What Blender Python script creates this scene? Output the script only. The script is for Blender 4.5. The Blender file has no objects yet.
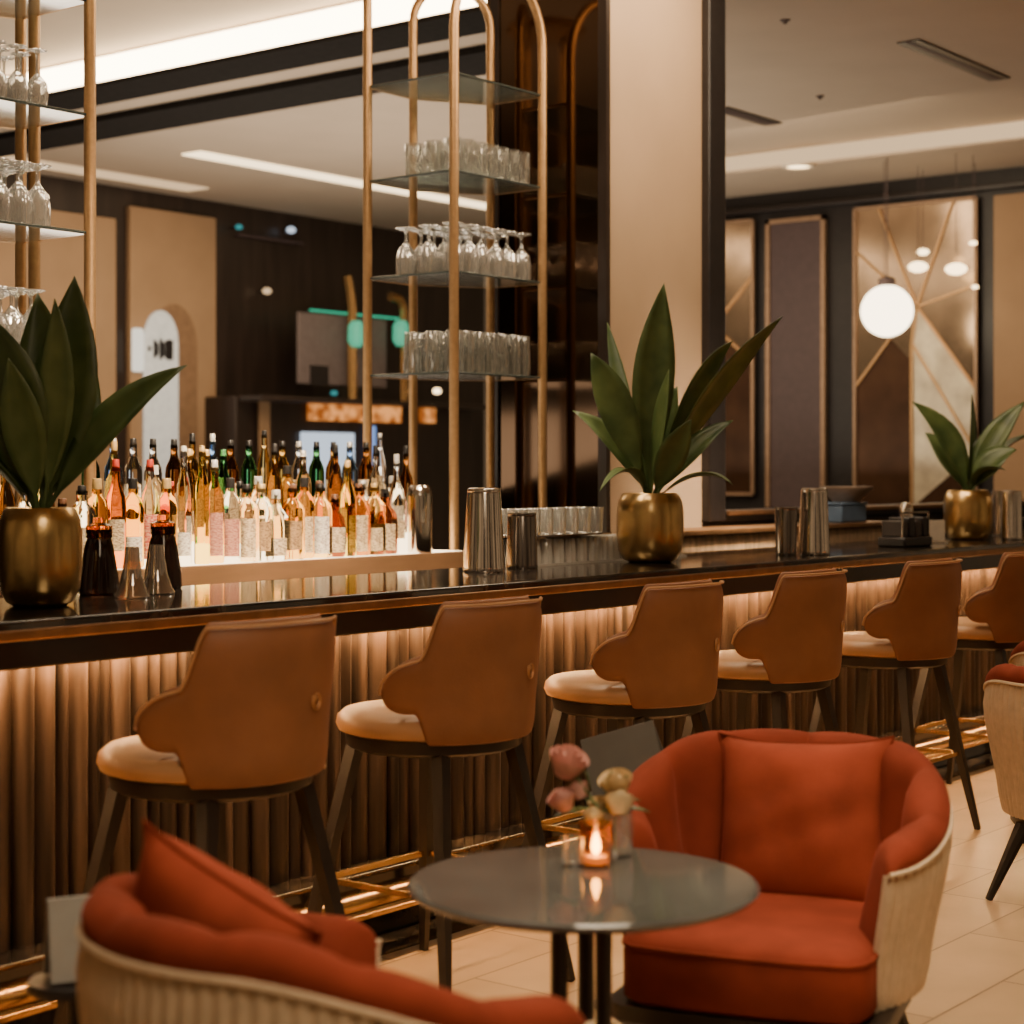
import bpy, bmesh, math, random
from mathutils import Vector, Matrix
random.seed(7)
scene = bpy.context.scene
C = scene.collection
PI = math.pi
# ------------------------------------------------------------------ camera frame
TH = math.radians(38.0)
cs, sn = math.cos(TH), math.sin(TH)
FPX, HX, HY, CH = 1830.0, 512.0, 470.0, 1.45
FWD = Vector((cs, sn, 0)); RGT = Vector((sn, -cs, 0))

def ray(px, py):
    u = (px - HX) / FPX; v = (HY - py) / FPX
    return Vector((cs + sn * u, sn - cs * u, v))

def onY(px, py, Y):
    d = ray(px, py); t = Y / d.y
    return Vector((d.x * t, Y, CH + d.z * t))

def onX(px, py, X):
    d = ray(px, py); t = X / d.x
    return Vector((X, d.y * t, CH + d.z * t))

def onZ(px, py, Z):
    d = ray(px, py); t = (Z - CH) / d.z
    return Vector((d.x * t, d.y * t, Z))

def cw(r, z, h=0.0):                       # metres right of / ahead of the photographer -> world
    p = FWD * z + RGT * r
    return Vector((p.x, p.y, h))

# ------------------------------------------------------------------ materials
def lin(c):
    return tuple(((x / 12.92) if x <= 0.04045 else ((x + 0.055) / 1.055) ** 2.4) for x in c)

def new_mat(name):
    m = bpy.data.materials.new(name); m.use_nodes = True
    nt = m.node_tree; nt.nodes.clear()
    out = nt.nodes.new('ShaderNodeOutputMaterial')
    return m, nt, out

def pbr(name, col, rough=0.5, metal=0.0, var=0.12, scale=18.0, bump=0.0, bscale=60.0, sheen=0.0, coat=0.0,
        trans=0.0, ior=1.45, emit=None, estr=0.0, stretch=None, spec=None):
    m, nt, out = new_mat(name)
    b = nt.nodes.new('ShaderNodeBsdfPrincipled')
    nt.links.new(b.outputs[0], out.inputs[0])
    tc = nt.nodes.new('ShaderNodeTexCoord')
    mp = nt.nodes.new('ShaderNodeMapping')
    nt.links.new(tc.outputs['Object'], mp.inputs[0])
    if stretch: mp.inputs['Scale'].default_value = stretch
    nz = nt.nodes.new('ShaderNodeTexNoise'); nz.inputs['Scale'].default_value = scale; nz.inputs['Detail'].default_value = 3
    nt.links.new(mp.outputs[0], nz.inputs[0])
    rp = nt.nodes.new('ShaderNodeValToRGB')
    lo = [max(0, c * (1 - var)) for c in col]; hi = [min(1, c * (1 + var)) for c in col]
    rp.color_ramp.elements[0].position = 0.3; rp.color_ramp.elements[1].position = 0.7
    rp.color_ramp.elements[0].color = (*lo, 1); rp.color_ramp.elements[1].color = (*hi, 1)
    nt.links.new(nz.outputs['Fac'], rp.inputs[0])
    nt.links.new(rp.outputs[0], b.inputs['Base Color'])
    b.inputs['Roughness'].default_value = rough
    b.inputs['Metallic'].default_value = metal
    b.inputs['IOR'].default_value = ior
    b.inputs['Transmission Weight'].default_value = trans
    if sheen:
        b.inputs['Sheen Weight'].default_value = sheen; b.inputs['Sheen Roughness'].default_value = 0.4
        b.inputs['Sheen Tint'].default_value = (*[min(1, c * 1.8 + 0.05) for c in col], 1)
    if coat: b.inputs['Coat Weight'].default_value = coat
    if spec is not None: b.inputs['Specular IOR Level'].default_value = spec
    if emit:
        b.inputs['Emission Color'].default_value = (*emit, 1); b.inputs['Emission Strength'].default_value = estr
    if bump:
        n2 = nt.nodes.new('ShaderNodeTexNoise'); n2.inputs['Scale'].default_value = bscale; n2.inputs['Detail'].default_value = 4
        nt.links.new(mp.outputs[0], n2.inputs[0])
        bp = nt.nodes.new('ShaderNodeBump'); bp.inputs['Strength'].default_value = bump; bp.inputs['Distance'].default_value = 0.01
        nt.links.new(n2.outputs['Fac'], bp.inputs['Height']); nt.links.new(bp.outputs[0], b.inputs['Normal'])
    return m

def glow(name, col, s):
    m, nt, out = new_mat(name)
    e = nt.nodes.new('ShaderNodeEmission'); e.inputs[0].default_value = (*col, 1); e.inputs[1].default_value = s
    nt.links.new(e.outputs[0], out.inputs[0]); return m

def thin_glass(name, tint=(1, 1, 1), body=0.1, milk_sparkle=0.0, rough=0.04, cut=0.0):
    m, nt, out = new_mat(name)
    tr = nt.nodes.new('ShaderNodeBsdfTransparent'); tr.inputs[0].default_value = (*tint, 1)
    gl = nt.nodes.new('ShaderNodeBsdfGlossy'); gl.inputs['Roughness'].default_value = rough
    gl.inputs[0].default_value = (1, 1, 1, 1)
    if cut:
        tc = nt.nodes.new('ShaderNodeTexCoord'); vo = nt.nodes.new('ShaderNodeTexVoronoi'); vo.inputs['Scale'].default_value = 60; mp = nt.nodes.new('ShaderNodeMapping'); mp.inputs['Scale'].default_value = (1, 1, .18)
        bp = nt.nodes.new('ShaderNodeBump'); bp.inputs['Strength'].default_value = cut; bp.inputs['Distance'].default_value = .02
        nt.links.new(tc.outputs['Object'], mp.inputs[0]); nt.links.new(mp.outputs[0], vo.inputs[0]); nt.links.new(vo.outputs['Distance'], bp.inputs['Height']); nt.links.new(bp.outputs[0], gl.inputs['Normal'])
    lw = nt.nodes.new('ShaderNodeLayerWeight'); lw.inputs['Blend'].default_value = 0.35
    mr = nt.nodes.new('ShaderNodeMapRange'); mr.inputs[3].default_value = body; mr.inputs[4].default_value = 0.95
    nt.links.new(lw.outputs['Facing'], mr.inputs[0])
    mx = nt.nodes.new('ShaderNodeMixShader')
    nt.links.new(mr.outputs[0], mx.inputs[0]); nt.links.new(tr.outputs[0], mx.inputs[1]); nt.links.new(gl.outputs[0], mx.inputs[2])
    last = mx
    if milk_sparkle:  # whitish diffuse share paints sparkle into the glass
        df = nt.nodes.new('ShaderNodeBsdfTranslucent'); df.inputs[0].default_value = (0.95, 0.9, 0.82, 1)
        dd = nt.nodes.new('ShaderNodeBsdfDiffuse'); dd.inputs[0].default_value = (0.9, 0.85, 0.78, 1)
        ad = nt.nodes.new('ShaderNodeMixShader'); nt.links.new(df.outputs[0], ad.inputs[1]); nt.links.new(dd.outputs[0], ad.inputs[2])
        m2 = nt.nodes.new('ShaderNodeMixShader'); m2.inputs[0].default_value = milk_sparkle
        nt.links.new(mx.outputs[0], m2.inputs[1]); nt.links.new(ad.outputs[0], m2.inputs[2]); last = m2
    nt.links.new(last.outputs[0], out.inputs[0]); return m

def floor_mat(name, c1, c2, grout, rough=0.35):
    m, nt, out = new_mat(name)
    b = nt.nodes.new('ShaderNodeBsdfPrincipled'); nt.links.new(b.outputs[0], out.inputs[0])
    tc = nt.nodes.new('ShaderNodeTexCoord')
    br = nt.nodes.new('ShaderNodeTexBrick')
    br.inputs['Scale'].default_value = 1.0; br.inputs['Brick Width'].default_value = 0.9; br.inputs['Row Height'].default_value = 0.30
    br.inputs['Mortar Size'].default_value = 0.004; br.inputs['Mortar Smooth'].default_value = 0.2
    br.inputs['Color1'].default_value = (*c1, 1); br.inputs['Color2'].default_value = (*c2, 1); br.inputs['Mortar'].default_value = (*grout, 1)
    nt.links.new(tc.outputs['Object'], br.inputs[0])
    nz = nt.nodes.new('ShaderNodeTexNoise'); nz.inputs['Scale'].default_value = 3.5; nz.inputs['Detail'].default_value = 6
    nt.links.new(tc.outputs['Object'], nz.inputs[0])
    mr = nt.nodes.new('ShaderNodeMapRange'); mr.inputs[3].default_value = 0.72; mr.inputs[4].default_value = 1.2
    nt.links.new(nz.outputs['Fac'], mr.inputs[0])
    mx = nt.nodes.new('ShaderNodeMix'); mx.data_type = 'RGBA'; mx.blend_type = 'MULTIPLY'; mx.inputs[0].default_value = 1
    nt.links.new(br.outputs[0], mx.inputs[6]); nt.links.new(mr.outputs[0], mx.inputs[7])
    nt.links.new(mx.outputs[2], b.inputs['Base Color'])
    b.inputs['Roughness'].default_value = rough
    return m

def marble_dark(name):
    m, nt, out = new_mat(name)
    b = nt.nodes.new('ShaderNodeBsdfPrincipled'); nt.links.new(b.outputs[0], out.inputs[0])
    tc = nt.nodes.new('ShaderNodeTexCoord')
    nz = nt.nodes.new('ShaderNodeTexNoise'); nz.inputs['Scale'].default_value = 5; nz.inputs['Detail'].default_value = 8
    nz.inputs['Distortion'].default_value = 1.5
    nt.links.new(tc.outputs['Object'], nz.inputs[0])
    rp = nt.nodes.new('ShaderNodeValToRGB')
    rp.color_ramp.elements[0].position = 0.5; rp.color_ramp.elements[0].color = (0.012, 0.010, 0.009, 1)
    rp.color_ramp.elements[1].position = 0.72; rp.color_ramp.elements[1].color = (0.09, 0.065, 0.045, 1)
    nt.links.new(nz.outputs['Fac'], rp.inputs[0]); nt.links.new(rp.outputs[0], b.inputs['Base Color'])
    b.inputs['Roughness'].default_value = 0.09
    b.inputs['Specular IOR Level'].default_value = 0.9
    return m

def leaf_mat(name, a, bcol):
    m, nt, out = new_mat(name)
    b = nt.nodes.new('ShaderNodeBsdfPrincipled'); nt.links.new(b.outputs[0], out.inputs[0])
    uv = nt.nodes.new('ShaderNodeTexCoord')
    wv = nt.nodes.new('ShaderNodeTexNoise'); wv.inputs['Scale'].default_value = 9
    nt.links.new(uv.outputs['Object'], wv.inputs[0])
    rp = nt.nodes.new('ShaderNodeValToRGB')
    rp.color_ramp.elements[0].position = .3; rp.color_ramp.elements[1].position = .75
    rp.color_ramp.elements[0].color = (*a, 1); rp.color_ramp.elements[1].color = (*bcol, 1)
    nt.links.new(wv.outputs['Fac'], rp.inputs[0]); nt.links.new(rp.outputs[0], b.inputs['Base Color'])
    b.inputs['Roughness'].default_value = 0.38
    b.inputs['Subsurface Weight'].default_value = 0.0
    return m

def velvet(name, col):
    return pbr(name, col, rough=0.85, var=0.25, scale=6, bump=0.12, bscale=220, sheen=0.35, spec=0.15)

M = dict(
    floor=floor_mat('pale floor tile', (0.43, 0.29, 0.17), (0.37, 0.245, 0.14), (0.16, 0.10, 0.06)),
    floor_dark=marble_dark('dark floor stone'),
    ceiling=pbr('ceiling plaster', (0.47, 0.375, 0.285), 0.8, var=0.04, scale=2),
    wall_tan=pbr('tan wall panel', (0.36, 0.225, 0.125), 0.7, var=0.06, scale=3),
    pier=pbr('pale stone plaster', (0.47, 0.325, 0.21), 0.6, var=0.05, scale=2),
    dark_wood=pbr('dark stained wood', (0.028, 0.018, 0.014), 0.35, var=0.3, scale=12, stretch=(1, 1, .1)),
    black=pbr('black painted timber', (0.017, 0.014, 0.014), 0.4, var=0.2),
    plum=pbr('plum grey panel', (0.075, 0.05, 0.052), 0.6, var=0.1),
    bronze=pbr('bronze mirror', (0.105, 0.066, 0.042), 0.10, metal=1.0, var=0.06, scale=2),
    facet_a=pbr('bronze mirror facet', (0.42, 0.30, 0.20), 0.16, metal=0.85, var=0.25, scale=3),
    facet_b=pbr('deep brown mirror facet', (0.09, 0.045, 0.025), 0.25, metal=0.6, var=0.3, scale=3),
    facet_refl=pbr('mirror facet with painted reflection', (0.8, 0.66, 0.48), 0.3, metal=0.45, var=0.35, scale=4),  # pale tone paints a bright reflection into these mirror facets
    counter=marble_dark('polished black bar stone'),
    fascia=pbr('dark lacquered bar edge', (0.014, 0.009, 0.008), 0.32, var=0.2, coat=0.3),
    edge=pbr('bronze edge strip', (0.36, 0.2, 0.1), 0.35, metal=0.8, var=0.15),
    flute=pbr('fluted walnut', (0.058, 0.036, 0.024), 0.36, var=0.85, scale=9, stretch=(3.2, 1, .1), bump=0.1, bscale=30),
    led=glow('warm strip light', (1.0, 0.56, 0.22), 190),
    cove=glow('cove light', (1.0, 0.76, 0.46), 14),
    cove2=glow('ceiling strip light', (1.0, 0.74, 0.42), 3.0),
    cove3=glow('faint cove light', (1.0, 0.66, 0.36), 0.9),
    lightbox=glow('bottle light box', (1.0, 0.74, 0.42), 5.0),
    brass=pbr('brushed brass', (0.72, 0.45, 0.2), 0.27, metal=1.0, var=0.08, scale=40, stretch=(1, 1, .05)),
    brass_dull=pbr('satin brass', (0.56, 0.34, 0.165), 0.42, metal=0.85, var=0.08, scale=40),
    gold=pbr('hammered gold', (0.66, 0.45, 0.20), 0.28, metal=1.0, var=0.12, scale=14, bump=0.1, bscale=26),
    steel=pbr('polished steel', (0.72, 0.66, 0.6), 0.14, metal=1.0, var=0.05),
    steel_dark=pbr('smoked steel', (0.25, 0.22, 0.2), 0.18, metal=1.0, var=0.05),
    leather=pbr('tan leather', (0.27, 0.108, 0.046), 0.5, var=0.14, scale=7, bump=0.08, bscale=160, sheen=0.15),
    leather_seat=pbr('pale tan leather', (0.52, 0.28, 0.13), 0.36, var=0.10, scale=6, bump=0.05, bscale=160),
    leg_wood=pbr('dark wood leg', (0.018, 0.012, 0.009), 0.4, var=0.25, stretch=(1, 1, .2)),
    rust=velvet('rust velvet', (0.20, 0.035, 0.017)),
    rust_dark=velvet('deep rust velvet', (0.18, 0.03, 0.013)),
    cushion=velvet('rust cushion velvet', (0.26, 0.048, 0.023)),
    beige=pbr('beige ribbed fabric', (0.60, 0.455, 0.30), 0.8, var=0.1, scale=30, bump=0.1, bscale=250, sheen=0.2),
    table=pbr('smoked grey glass top', (0.09, 0.09, 0.085), 0.07, var=0.25, scale=5, spec=0.85),
    soil=pbr('dark soil', (0.03, 0.02, 0.014), 0.9, var=0.5, scale=40, bump=0.6, bscale=50),
    leaf=leaf_mat('dark leaf', (0.048, 0.088, 0.028), (0.13, 0.185, 0.06)),
    leaf_l=leaf_mat('light leaf', (0.08, 0.14, 0.045), (0.18, 0.25, 0.09)),
    stem=pbr('pale stem', (0.16, 0.2, 0.07), 0.5),
    glass=thin_glass('clear glass', (0.97, 0.98, 0.98), 0.10, 0.10),
    tumbler=thin_glass('cut tumbler glass', (0.90, 0.91, 0.9), 0.12, 0.07, cut=.45),
    goblet=thin_glass('crystal goblet glass', (0.90, 0.90, 0.9), 0.22, 0.2, cut=.45),
    rackglass=thin_glass('frosted rack glass', (0.9, 0.88, 0.85), 0.16, 0.34, cut=.3),
    shelf=thin_glass('shelf glass', (0.80, 0.90, 0.88), 0.22, 0.06),
    shelf_edge=pbr('shelf edge', (0.05, 0.06, 0.055), 0.2),
    amberglass=thin_glass('amber candle glass', (1.0, 0.70, 0.36), 0.05, 0.0),
    flame=glow('candle flame', (1.0, 0.70, 0.30), 22),
    wax=pbr('candle wax', (0.9, 0.6, 0.3), 0.5, emit=(1, 0.36, 0.06), estr=.7),
    petal_p=pbr('dusty pink petal', (0.62, 0.33, 0.28), 0.7, var=0.2, scale=30),
    petal_c=pbr('cream petal', (0.68, 0.52, 0.30), 0.7, var=0.2, scale=30),
    card=pbr('grey card', (0.13, 0.125, 0.11), 0.6, var=0.06),
    card_w=pbr('pale grey card', (0.30, 0.295, 0.27), 0.6, var=0.06),
    globe=glow('globe lamp', (1.0, 0.80, 0.52), 6.0),
    bulb=glow('small lamp', (1.0, 0.70, 0.36), 5.0),
    alcove=pbr('arched mirror light', (0.55, 0.56, 0.54), 0.5, emit=(0.62, 0.62, 0.58), estr=0.42),
    board=pbr('grey board', (0.16, 0.125, 0.12), 0.6, var=0.1),
    sign=None, green=glow('green strip light', (0.05, 0.55, 0.30), 0.9),
    teal=glow('teal lamp', (0.08, 0.5, 0.5), 0.5),
    whitebox=glow('lit counter panel', (0.70, 0.80, 0.92), 1.0),
    blue=pbr('pale blue box', (0.13, 0.20, 0.32), 0.5, var=0.1),
    bowl=pbr('pale bowl', (0.45, 0.33, 0.25), 0.4),
    paper=pbr('paper', (0.72, 0.62, 0.50), 0.7, var=0.08),
    frame_pale=pbr('pale frame trim', (0.34, 0.22, 0.14), .45, metal=.4),
    beam=pbr('matt dark beam', (0.02, 0.018, 0.017), .95, spec=.05),
    stonef=pbr('tan marble front', (0.62, 0.43, 0.27), 0.3, var=0.3, scale=10, stretch=(3, 3, .6)),
    dark_glass=pbr('dark brown glass', (0.05, 0.018, 0.01), 0.06, trans=0.5, var=0.3),
    bell=thin_glass('smoked bell glass', (0.75, 0.62, 0.5), 0.3, 0.12),
)
def sign_mat():
    m, nt, out = new_mat('lit orange sign')
    e = nt.nodes.new('ShaderNodeEmission'); e.inputs[1].default_value = 1.1
    tc = nt.nodes.new('ShaderNodeTexCoord'); nz = nt.nodes.new('ShaderNodeTexNoise'); nz.inputs['Scale'].default_value = 7
    rp = nt.nodes.new('ShaderNodeValToRGB'); rp.color_ramp.elements[0].position = .4; rp.color_ramp.elements[1].position = .62
    rp.color_ramp.elements[0].color = (0.30, 0.075, 0.012, 1); rp.color_ramp.elements[1].color = (0.95, 0.36, 0.09, 1)
    nt.links.new(tc.outputs['Object'], nz.inputs[0]); nt.links.new(nz.outputs['Fac'], rp.inputs[0])
    nt.links.new(rp.outputs[0], e.inputs[0]); nt.links.new(e.outputs[0], out.inputs[0]); return m
M['sign'] = sign_mat()

_bm = {}
def bottle_mat(col, rough=0.03, trans=1.0):
    k = (col, rough, trans)
    if k not in _bm:
        _bm[k] = pbr('bottle glass %d' % len(_bm), col, rough, trans=trans, ior=1.22, var=0.03)
    return _bm[k]
def plain(col, rough=0.5, metal=0.0):
    k = ('p', col, rough, metal)
    if k not in _bm:
        _bm[k] = pbr('plain %d' % len(_bm), col, rough, metal, var=0.12, scale=60)
    return _bm[k]
def label_mat(col, ink):
    k = ('l', col, ink)
    if k not in _bm:
        m, nt, out = new_mat('bottle label %d' % len(_bm))
        b = nt.nodes.new('ShaderNodeBsdfPrincipled'); nt.links.new(b.outputs[0], out.inputs[0]); b.inputs['Roughness'].default_value = .6
        tc = nt.nodes.new('ShaderNodeTexCoord'); mp = nt.nodes.new('ShaderNodeMapping'); mp.inputs['Scale'].default_value = (1, 1, 3)
        nz = nt.nodes.new('ShaderNodeTexNoise'); nz.inputs['Scale'].default_value = 90
        rp = nt.nodes.new('ShaderNodeValToRGB'); rp.color_ramp.elements[0].position = .38; rp.color_ramp.elements[1].position = .56
        rp.color_ramp.elements[0].color = (*[a * .8 + b_ * .2 for a, b_ in zip(ink, col)], 1); rp.color_ramp.elements[1].color = (*col, 1)
        nt.links.new(tc.outputs['Object'], mp.inputs[0]); nt.links.new(mp.outputs[0], nz.inputs[0])
        nt.links.new(nz.outputs['Fac'], rp.inputs[0]); nt.links.new(rp.outputs[0], b.inputs['Base Color'])
        _bm[k] = m
    return _bm[k]

# ------------------------------------------------------------------ mesh builder
class MB:
    def __init__(s): s.bm = bmesh.new()
    def face(s, vs):
        try: return s.bm.faces.new(vs)
        except ValueError: return None
    def box(s, x0, x1, y0, y1, z0, z1):
        v = [s.bm.verts.new((x, y, z)) for z in (z0, z1) for x, y in ((x0, y0), (x1, y0), (x1, y1), (x0, y1))]
        for f in ((3, 2, 1, 0), (4, 5, 6, 7), (0, 1, 5, 4), (1, 2, 6, 5), (2, 3, 7, 6), (3, 0, 4, 7)):
            s.face([v[i] for i in f])
        return s
    def loft(s, rings, closed=True, cap=True, loop=False):
        R = [[s.bm.verts.new(p) for p in r] for r in rings]
        n = len(R[0]); k = len(R)
        for i in range(k if loop else k - 1):
            a, b = R[i], R[(i + 1) % k]
            for j in range(n if closed else n - 1):
                s.face([a[j], a[(j + 1) % n], b[(j + 1) % n], b[j]])
        if cap and not loop:
            s.face(R[0][::-1]); s.face(R[-1])
        return s
    def lathe(s, prof, seg=24, c=(0, 0, 0), sq=1.0, a0=0.0, a1=2 * PI, sx=1.0, sy=1.0):
        full = abs(a1 - a0 - 2 * PI) < 1e-6
        rings = []
        for r, z in prof:
            r = max(r, 1e-4); ring = []
            for j in range(seg if full else seg + 1):
                a = a0 + (a1 - a0) * j / seg
                k = 1.0
                if sq > 1:
                    k = (abs(math.cos(a)) ** (2 * sq) + abs(math.sin(a)) ** (2 * sq)) ** (-1 / (2 * sq))
                ring.append((c[0] + r * k * math.cos(a) * sx, c[1] + r * k * math.sin(a) * sy, c[2] + z))
            rings.append(ring)
        return s.loft(rings, closed=full, cap=full)
    def tube(s, pts, rad, seg=10, sqr=False, loop=False):
        pts = [Vector(p) for p in pts]; n = len(pts)
        rads = rad if isinstance(rad, (list, tuple)) else [rad] * n
        rings = []; up = None
        for i, p in enumerate(pts):
            if loop: t = (pts[(i + 1) % n] - pts[i - 1])
            else: t = (pts[min(i + 1, n - 1)] - pts[max(i - 1, 0)])
            t.normalize()
            if up is None:
                up = Vector((0, 0, 1)) if abs(t.z) < 0.9 else Vector((0, 1, 0))
            u = (up - t * up.dot(t)).normalized(); w = t.cross(u); up = u
            ring = []
            for j in range(seg):
                a = 2 * PI * (j + (0.5 if sqr else 0)) / seg
                ring.append(p + (u * math.cos(a) + w * math.sin(a)) * rads[i])
            rings.append(ring)
        return s.loft(rings, loop=loop)
    def prism(s, poly, z0, z1):
        return s.loft([[(x, y, z0) for x, y in poly], [(x, y, z1) for x, y in poly]])
    def ball(s, c, r, sx=1, sy=1, sz=1, seg=16):
        prof = [(r * math.sin(PI * i / (seg // 2)), -r * sz * math.cos(PI * i / (seg // 2))) for i in range(seg // 2 + 1)]
        return s.lathe(prof, seg, c, sx=sx, sy=sy)
    def mesh(s, name, mat, angle=40, weld=True):
        if weld: bmesh.ops.remove_doubles(s.bm, verts=s.bm.verts, dist=1e-5)
        bmesh.ops.recalc_face_normals(s.bm, faces=s.bm.faces)
        me = bpy.data.meshes.new(name); s.bm.to_mesh(me); s.bm.free()
        me.materials.append(mat)
        if angle is not None:
            for p in me.polygons: p.use_smooth = True
            me.set_sharp_from_angle(angle=math.radians(angle))
        return me
    def build(s, name, mat, parent=None, angle=40, bevel=0.0, loc=None, rot=None):
        o = bpy.data.objects.new(name, s.mesh(name, mat, angle))
        C.objects.link(o)
        if parent: o.parent = parent
        if loc is not None: o.location = loc
        if rot is not None: o.rotation_euler = rot
        if bevel:
            b = o.modifiers.new('bevel', 'BEVEL'); b.width = bevel; b.segments = 2; b.limit_method = 'ANGLE'; b.angle_limit = math.radians(40)
        return o

def link(name, me, parent=None, loc=None, rot=None):
    o = bpy.data.objects.new(name, me); C.objects.link(o)
    if parent: o.parent = parent
    if loc is not None: o.location = loc
    if rot is not None: o.rotation_euler = rot
    return o

def tag(o, label, cat, group=None):
    o['label'] = label; o['category'] = cat
    if group: o['group'] = group
    return o
def thing(name, label, cat, loc=(0, 0, 0), rz=0.0, group=None):
    o = bpy.data.objects.new(name, None); C.objects.link(o); o.empty_display_size = 0.05
    o.location = loc; o.rotation_euler = (0, 0, rz)
    return tag(o, label, cat, group)
def struct(o):
    o['kind'] = 'structure'; return o
def dup(root, loc, rz, label, group=None):
    r = root.copy(); C.objects.link(r); r.location = loc; r.rotation_euler = (0, 0, rz); r['label'] = label
    if group: r['group'] = group
    for ch in list(root.children):
        c = ch.copy(); C.objects.link(c); c.parent = r
        for g in list(ch.children):
            d = g.copy(); C.objects.link(d); d.parent = c
    return r
def fillet(poly, r, n=5):
    out = []; m = len(poly)
    for i in range(m):
        p = Vector(poly[i]).to_2d(); a = Vector(poly[i - 1]).to_2d(); b = Vector(poly[(i + 1) % m]).to_2d()
        da = (a - p).normalized(); db = (b - p).normalized()
        p0 = p + da * r; p1 = p + db * r
        for k in range(n + 1):
            t = k / n
            q = p0 * (1 - t) ** 2 + p * 2 * t * (1 - t) + p1 * t * t
            out.append((q.x, q.y))
    return out
ORD = ['first', 'second', 'third', 'fourth', 'fifth', 'sixth', 'seventh', 'eighth', 'ninth', 'tenth', 'eleventh', 'twelfth',
       'thirteenth', 'fourteenth', 'fifteenth', 'sixteenth', 'seventeenth', 'eighteenth', 'nineteenth', 'twentieth',
       'twenty-first', 'twenty-second', 'twenty-third', 'twenty-fourth', 'twenty-fifth', 'twenty-sixth', 'twenty-seventh',
       'twenty-eighth', 'twenty-ninth', 'thirtieth', 'thirty-first', 'thirty-second']
def smooth(t):
    t = max(0.0, min(1.0, t)); return t * t * (3 - 2 * t)

# ------------------------------------------------------------------ the setting
BARY = 3.83
struct(MB().box(-4, 17, -3, 3.67, -0.05, 0).build('floor', M['floor'], angle=None))
struct(MB().box(-4, 17, 3.67, 15, -0.05, 0.0).build('floor_bar', M['floor_dark'], angle=None))
CX = 8.28
HC = 4.15
struct(MB().box(-4, CX, -3, 15, 4.34, 4.42).build('ceiling', M['ceiling'], angle=None))
struct(MB().box(CX, 17, -3, 15, HC, HC + .25).build('ceiling_far', M['ceiling'], angle=None))
struct(MB().box(CX - .012, CX, 5.35, 13.7, HC + 0.005, HC + .17).build('trim_1', M['cove'], angle=None))
struct(MB().box(CX - .02, 8.70, 5.6, 13.7, HC - .03, HC - .002).build('trim_2', M['beam'], angle=None))
struct(MB().box(9.03, 9.56, 6.3, 13.7, HC - .05, HC - .002).build('trim_3', M['beam'], angle=None))
# strip light across the far ceiling and faint glow beside the back wall
p = onZ(193, 152, HC)
struct(MB().box(p.x, 15.0, p.y - .10, p.y + .14, HC - .012, HC - .002).build('trim_4', M['cove2'], angle=None))
struct(MB().box(6.0, 12.0, 13.05, 13.35, HC - .012, HC - .002).build('trim_5', M['cove3'], angle=None))
# left wall far behind, dark timber with tan panels
WY = 13.7
struct(MB().box(-4, 17, WY, WY + .2, 0, 4.3).build('wall_back', M['dark_wood'], angle=None))
WX = 14.7
struct(MB().box(WX, WX + .2, 3.0, 9.9, 0, 4.3).build('wall_right', M['black'], angle=None))
struct(MB().box(13.5, WX, 3.0, 9.9, HC - .16, HC).build('ceiling_soffit', M['ceiling'], angle=None))
struct(MB().box(13.478, 13.5, 3.0, 9.9, HC - .14, HC - .02).build('trim_6', M['cove3'], angle=None))

def wall_panel(x0, x1, y0, y1, mat, name, label, cat='panel', group=None, Y=WY - .03, th=.03):
    a = onY(x0, y0, Y); b = onY(x1, y1, Y)
    o = MB().box(a.x, b.x, Y - th, Y + .029, min(onY(x1, y1, Y).z, a.z), a.z).build(name, mat, bevel=.004)
    return tag(o, label, cat, group)
wall_panel(-40, 114, 198, 560, M['wall_tan'], 'wall_panel', 'wide tan wall panel behind the left glass shelf tower', group='tan wall panels')
pn = wall_panel(128, 214, 206, 560, M['wall_tan'], 'wall_panel', 'narrow tan wall panel with the lit arched mirror', group='tan wall panels')
# arched niche and mirror
def arch_poly(xc, w, zb, zt, n=14):
    pts = [(xc - w, zb)]
    sp = zt - w * 1.45
    for i in range(n + 1):
        a = PI - PI * i / n
        pts.append((xc + w * math.cos(a), sp + w * 1.45 * math.sin(a)))
    pts.append((xc + w, zb)); return pts
def arch_mesh(poly, y0, y1):
    return MB().loft([[(x, y0, z) for x, z in poly], [(x, y1, z) for x, z in poly]])
YA = WY - .075
a0 = onY(143, 500, YA); a1 = onY(177, 312, YA); a2 = onY(198, 306, YA)
sh = arch_mesh(arch_poly((onY(152, 0, YA).x + a2.x) / 2, (a2.x - onY(152, 0, YA).x) / 2, .9, a2.z), YA + .008, YA + .012)
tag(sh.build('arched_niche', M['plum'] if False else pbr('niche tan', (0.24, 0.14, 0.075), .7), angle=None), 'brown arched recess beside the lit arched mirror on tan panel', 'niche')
am = thing('arched_mirror', 'pale lit arched mirror with a row of dark marks, on tan panel', 'mirror', ((a0.x + a1.x) / 2, YA, .9))
w = (a1.x - a0.x) / 2
arch_mesh(arch_poly(0, w, 0, a1.z - .9), -.02, 0).build('mirror_panel', M['alcove'], am, angle=None)
mk = MB(); rr = random.Random(3)
for i, (fx, hh) in enumerate([(-.72, .05), (-.40, .17), (-.28, .12), (-.05, .2), (.08, .14), (.28, .18), (.45, .2), (.58, .19)]):
    mk.box(fx * w - .018, fx * w + .018, -.026, -.0195, 2.62 - .9 - hh / 2, 2.62 - .9 + hh / 2)
mk.build('dark_marks', M['black'], am, angle=None)
b0 = onY(132, 328, YA); b1 = onY(141, 372, YA)
tag(MB().box(b0.x, b1.x, YA - .05, YA + .015, b1.z, b0.z).build('wall_light', glow('wall light bar', (1, .9, .72), 1.1), bevel=.02), 'small white upright light bar left of the arched mirror', 'light')

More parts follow.
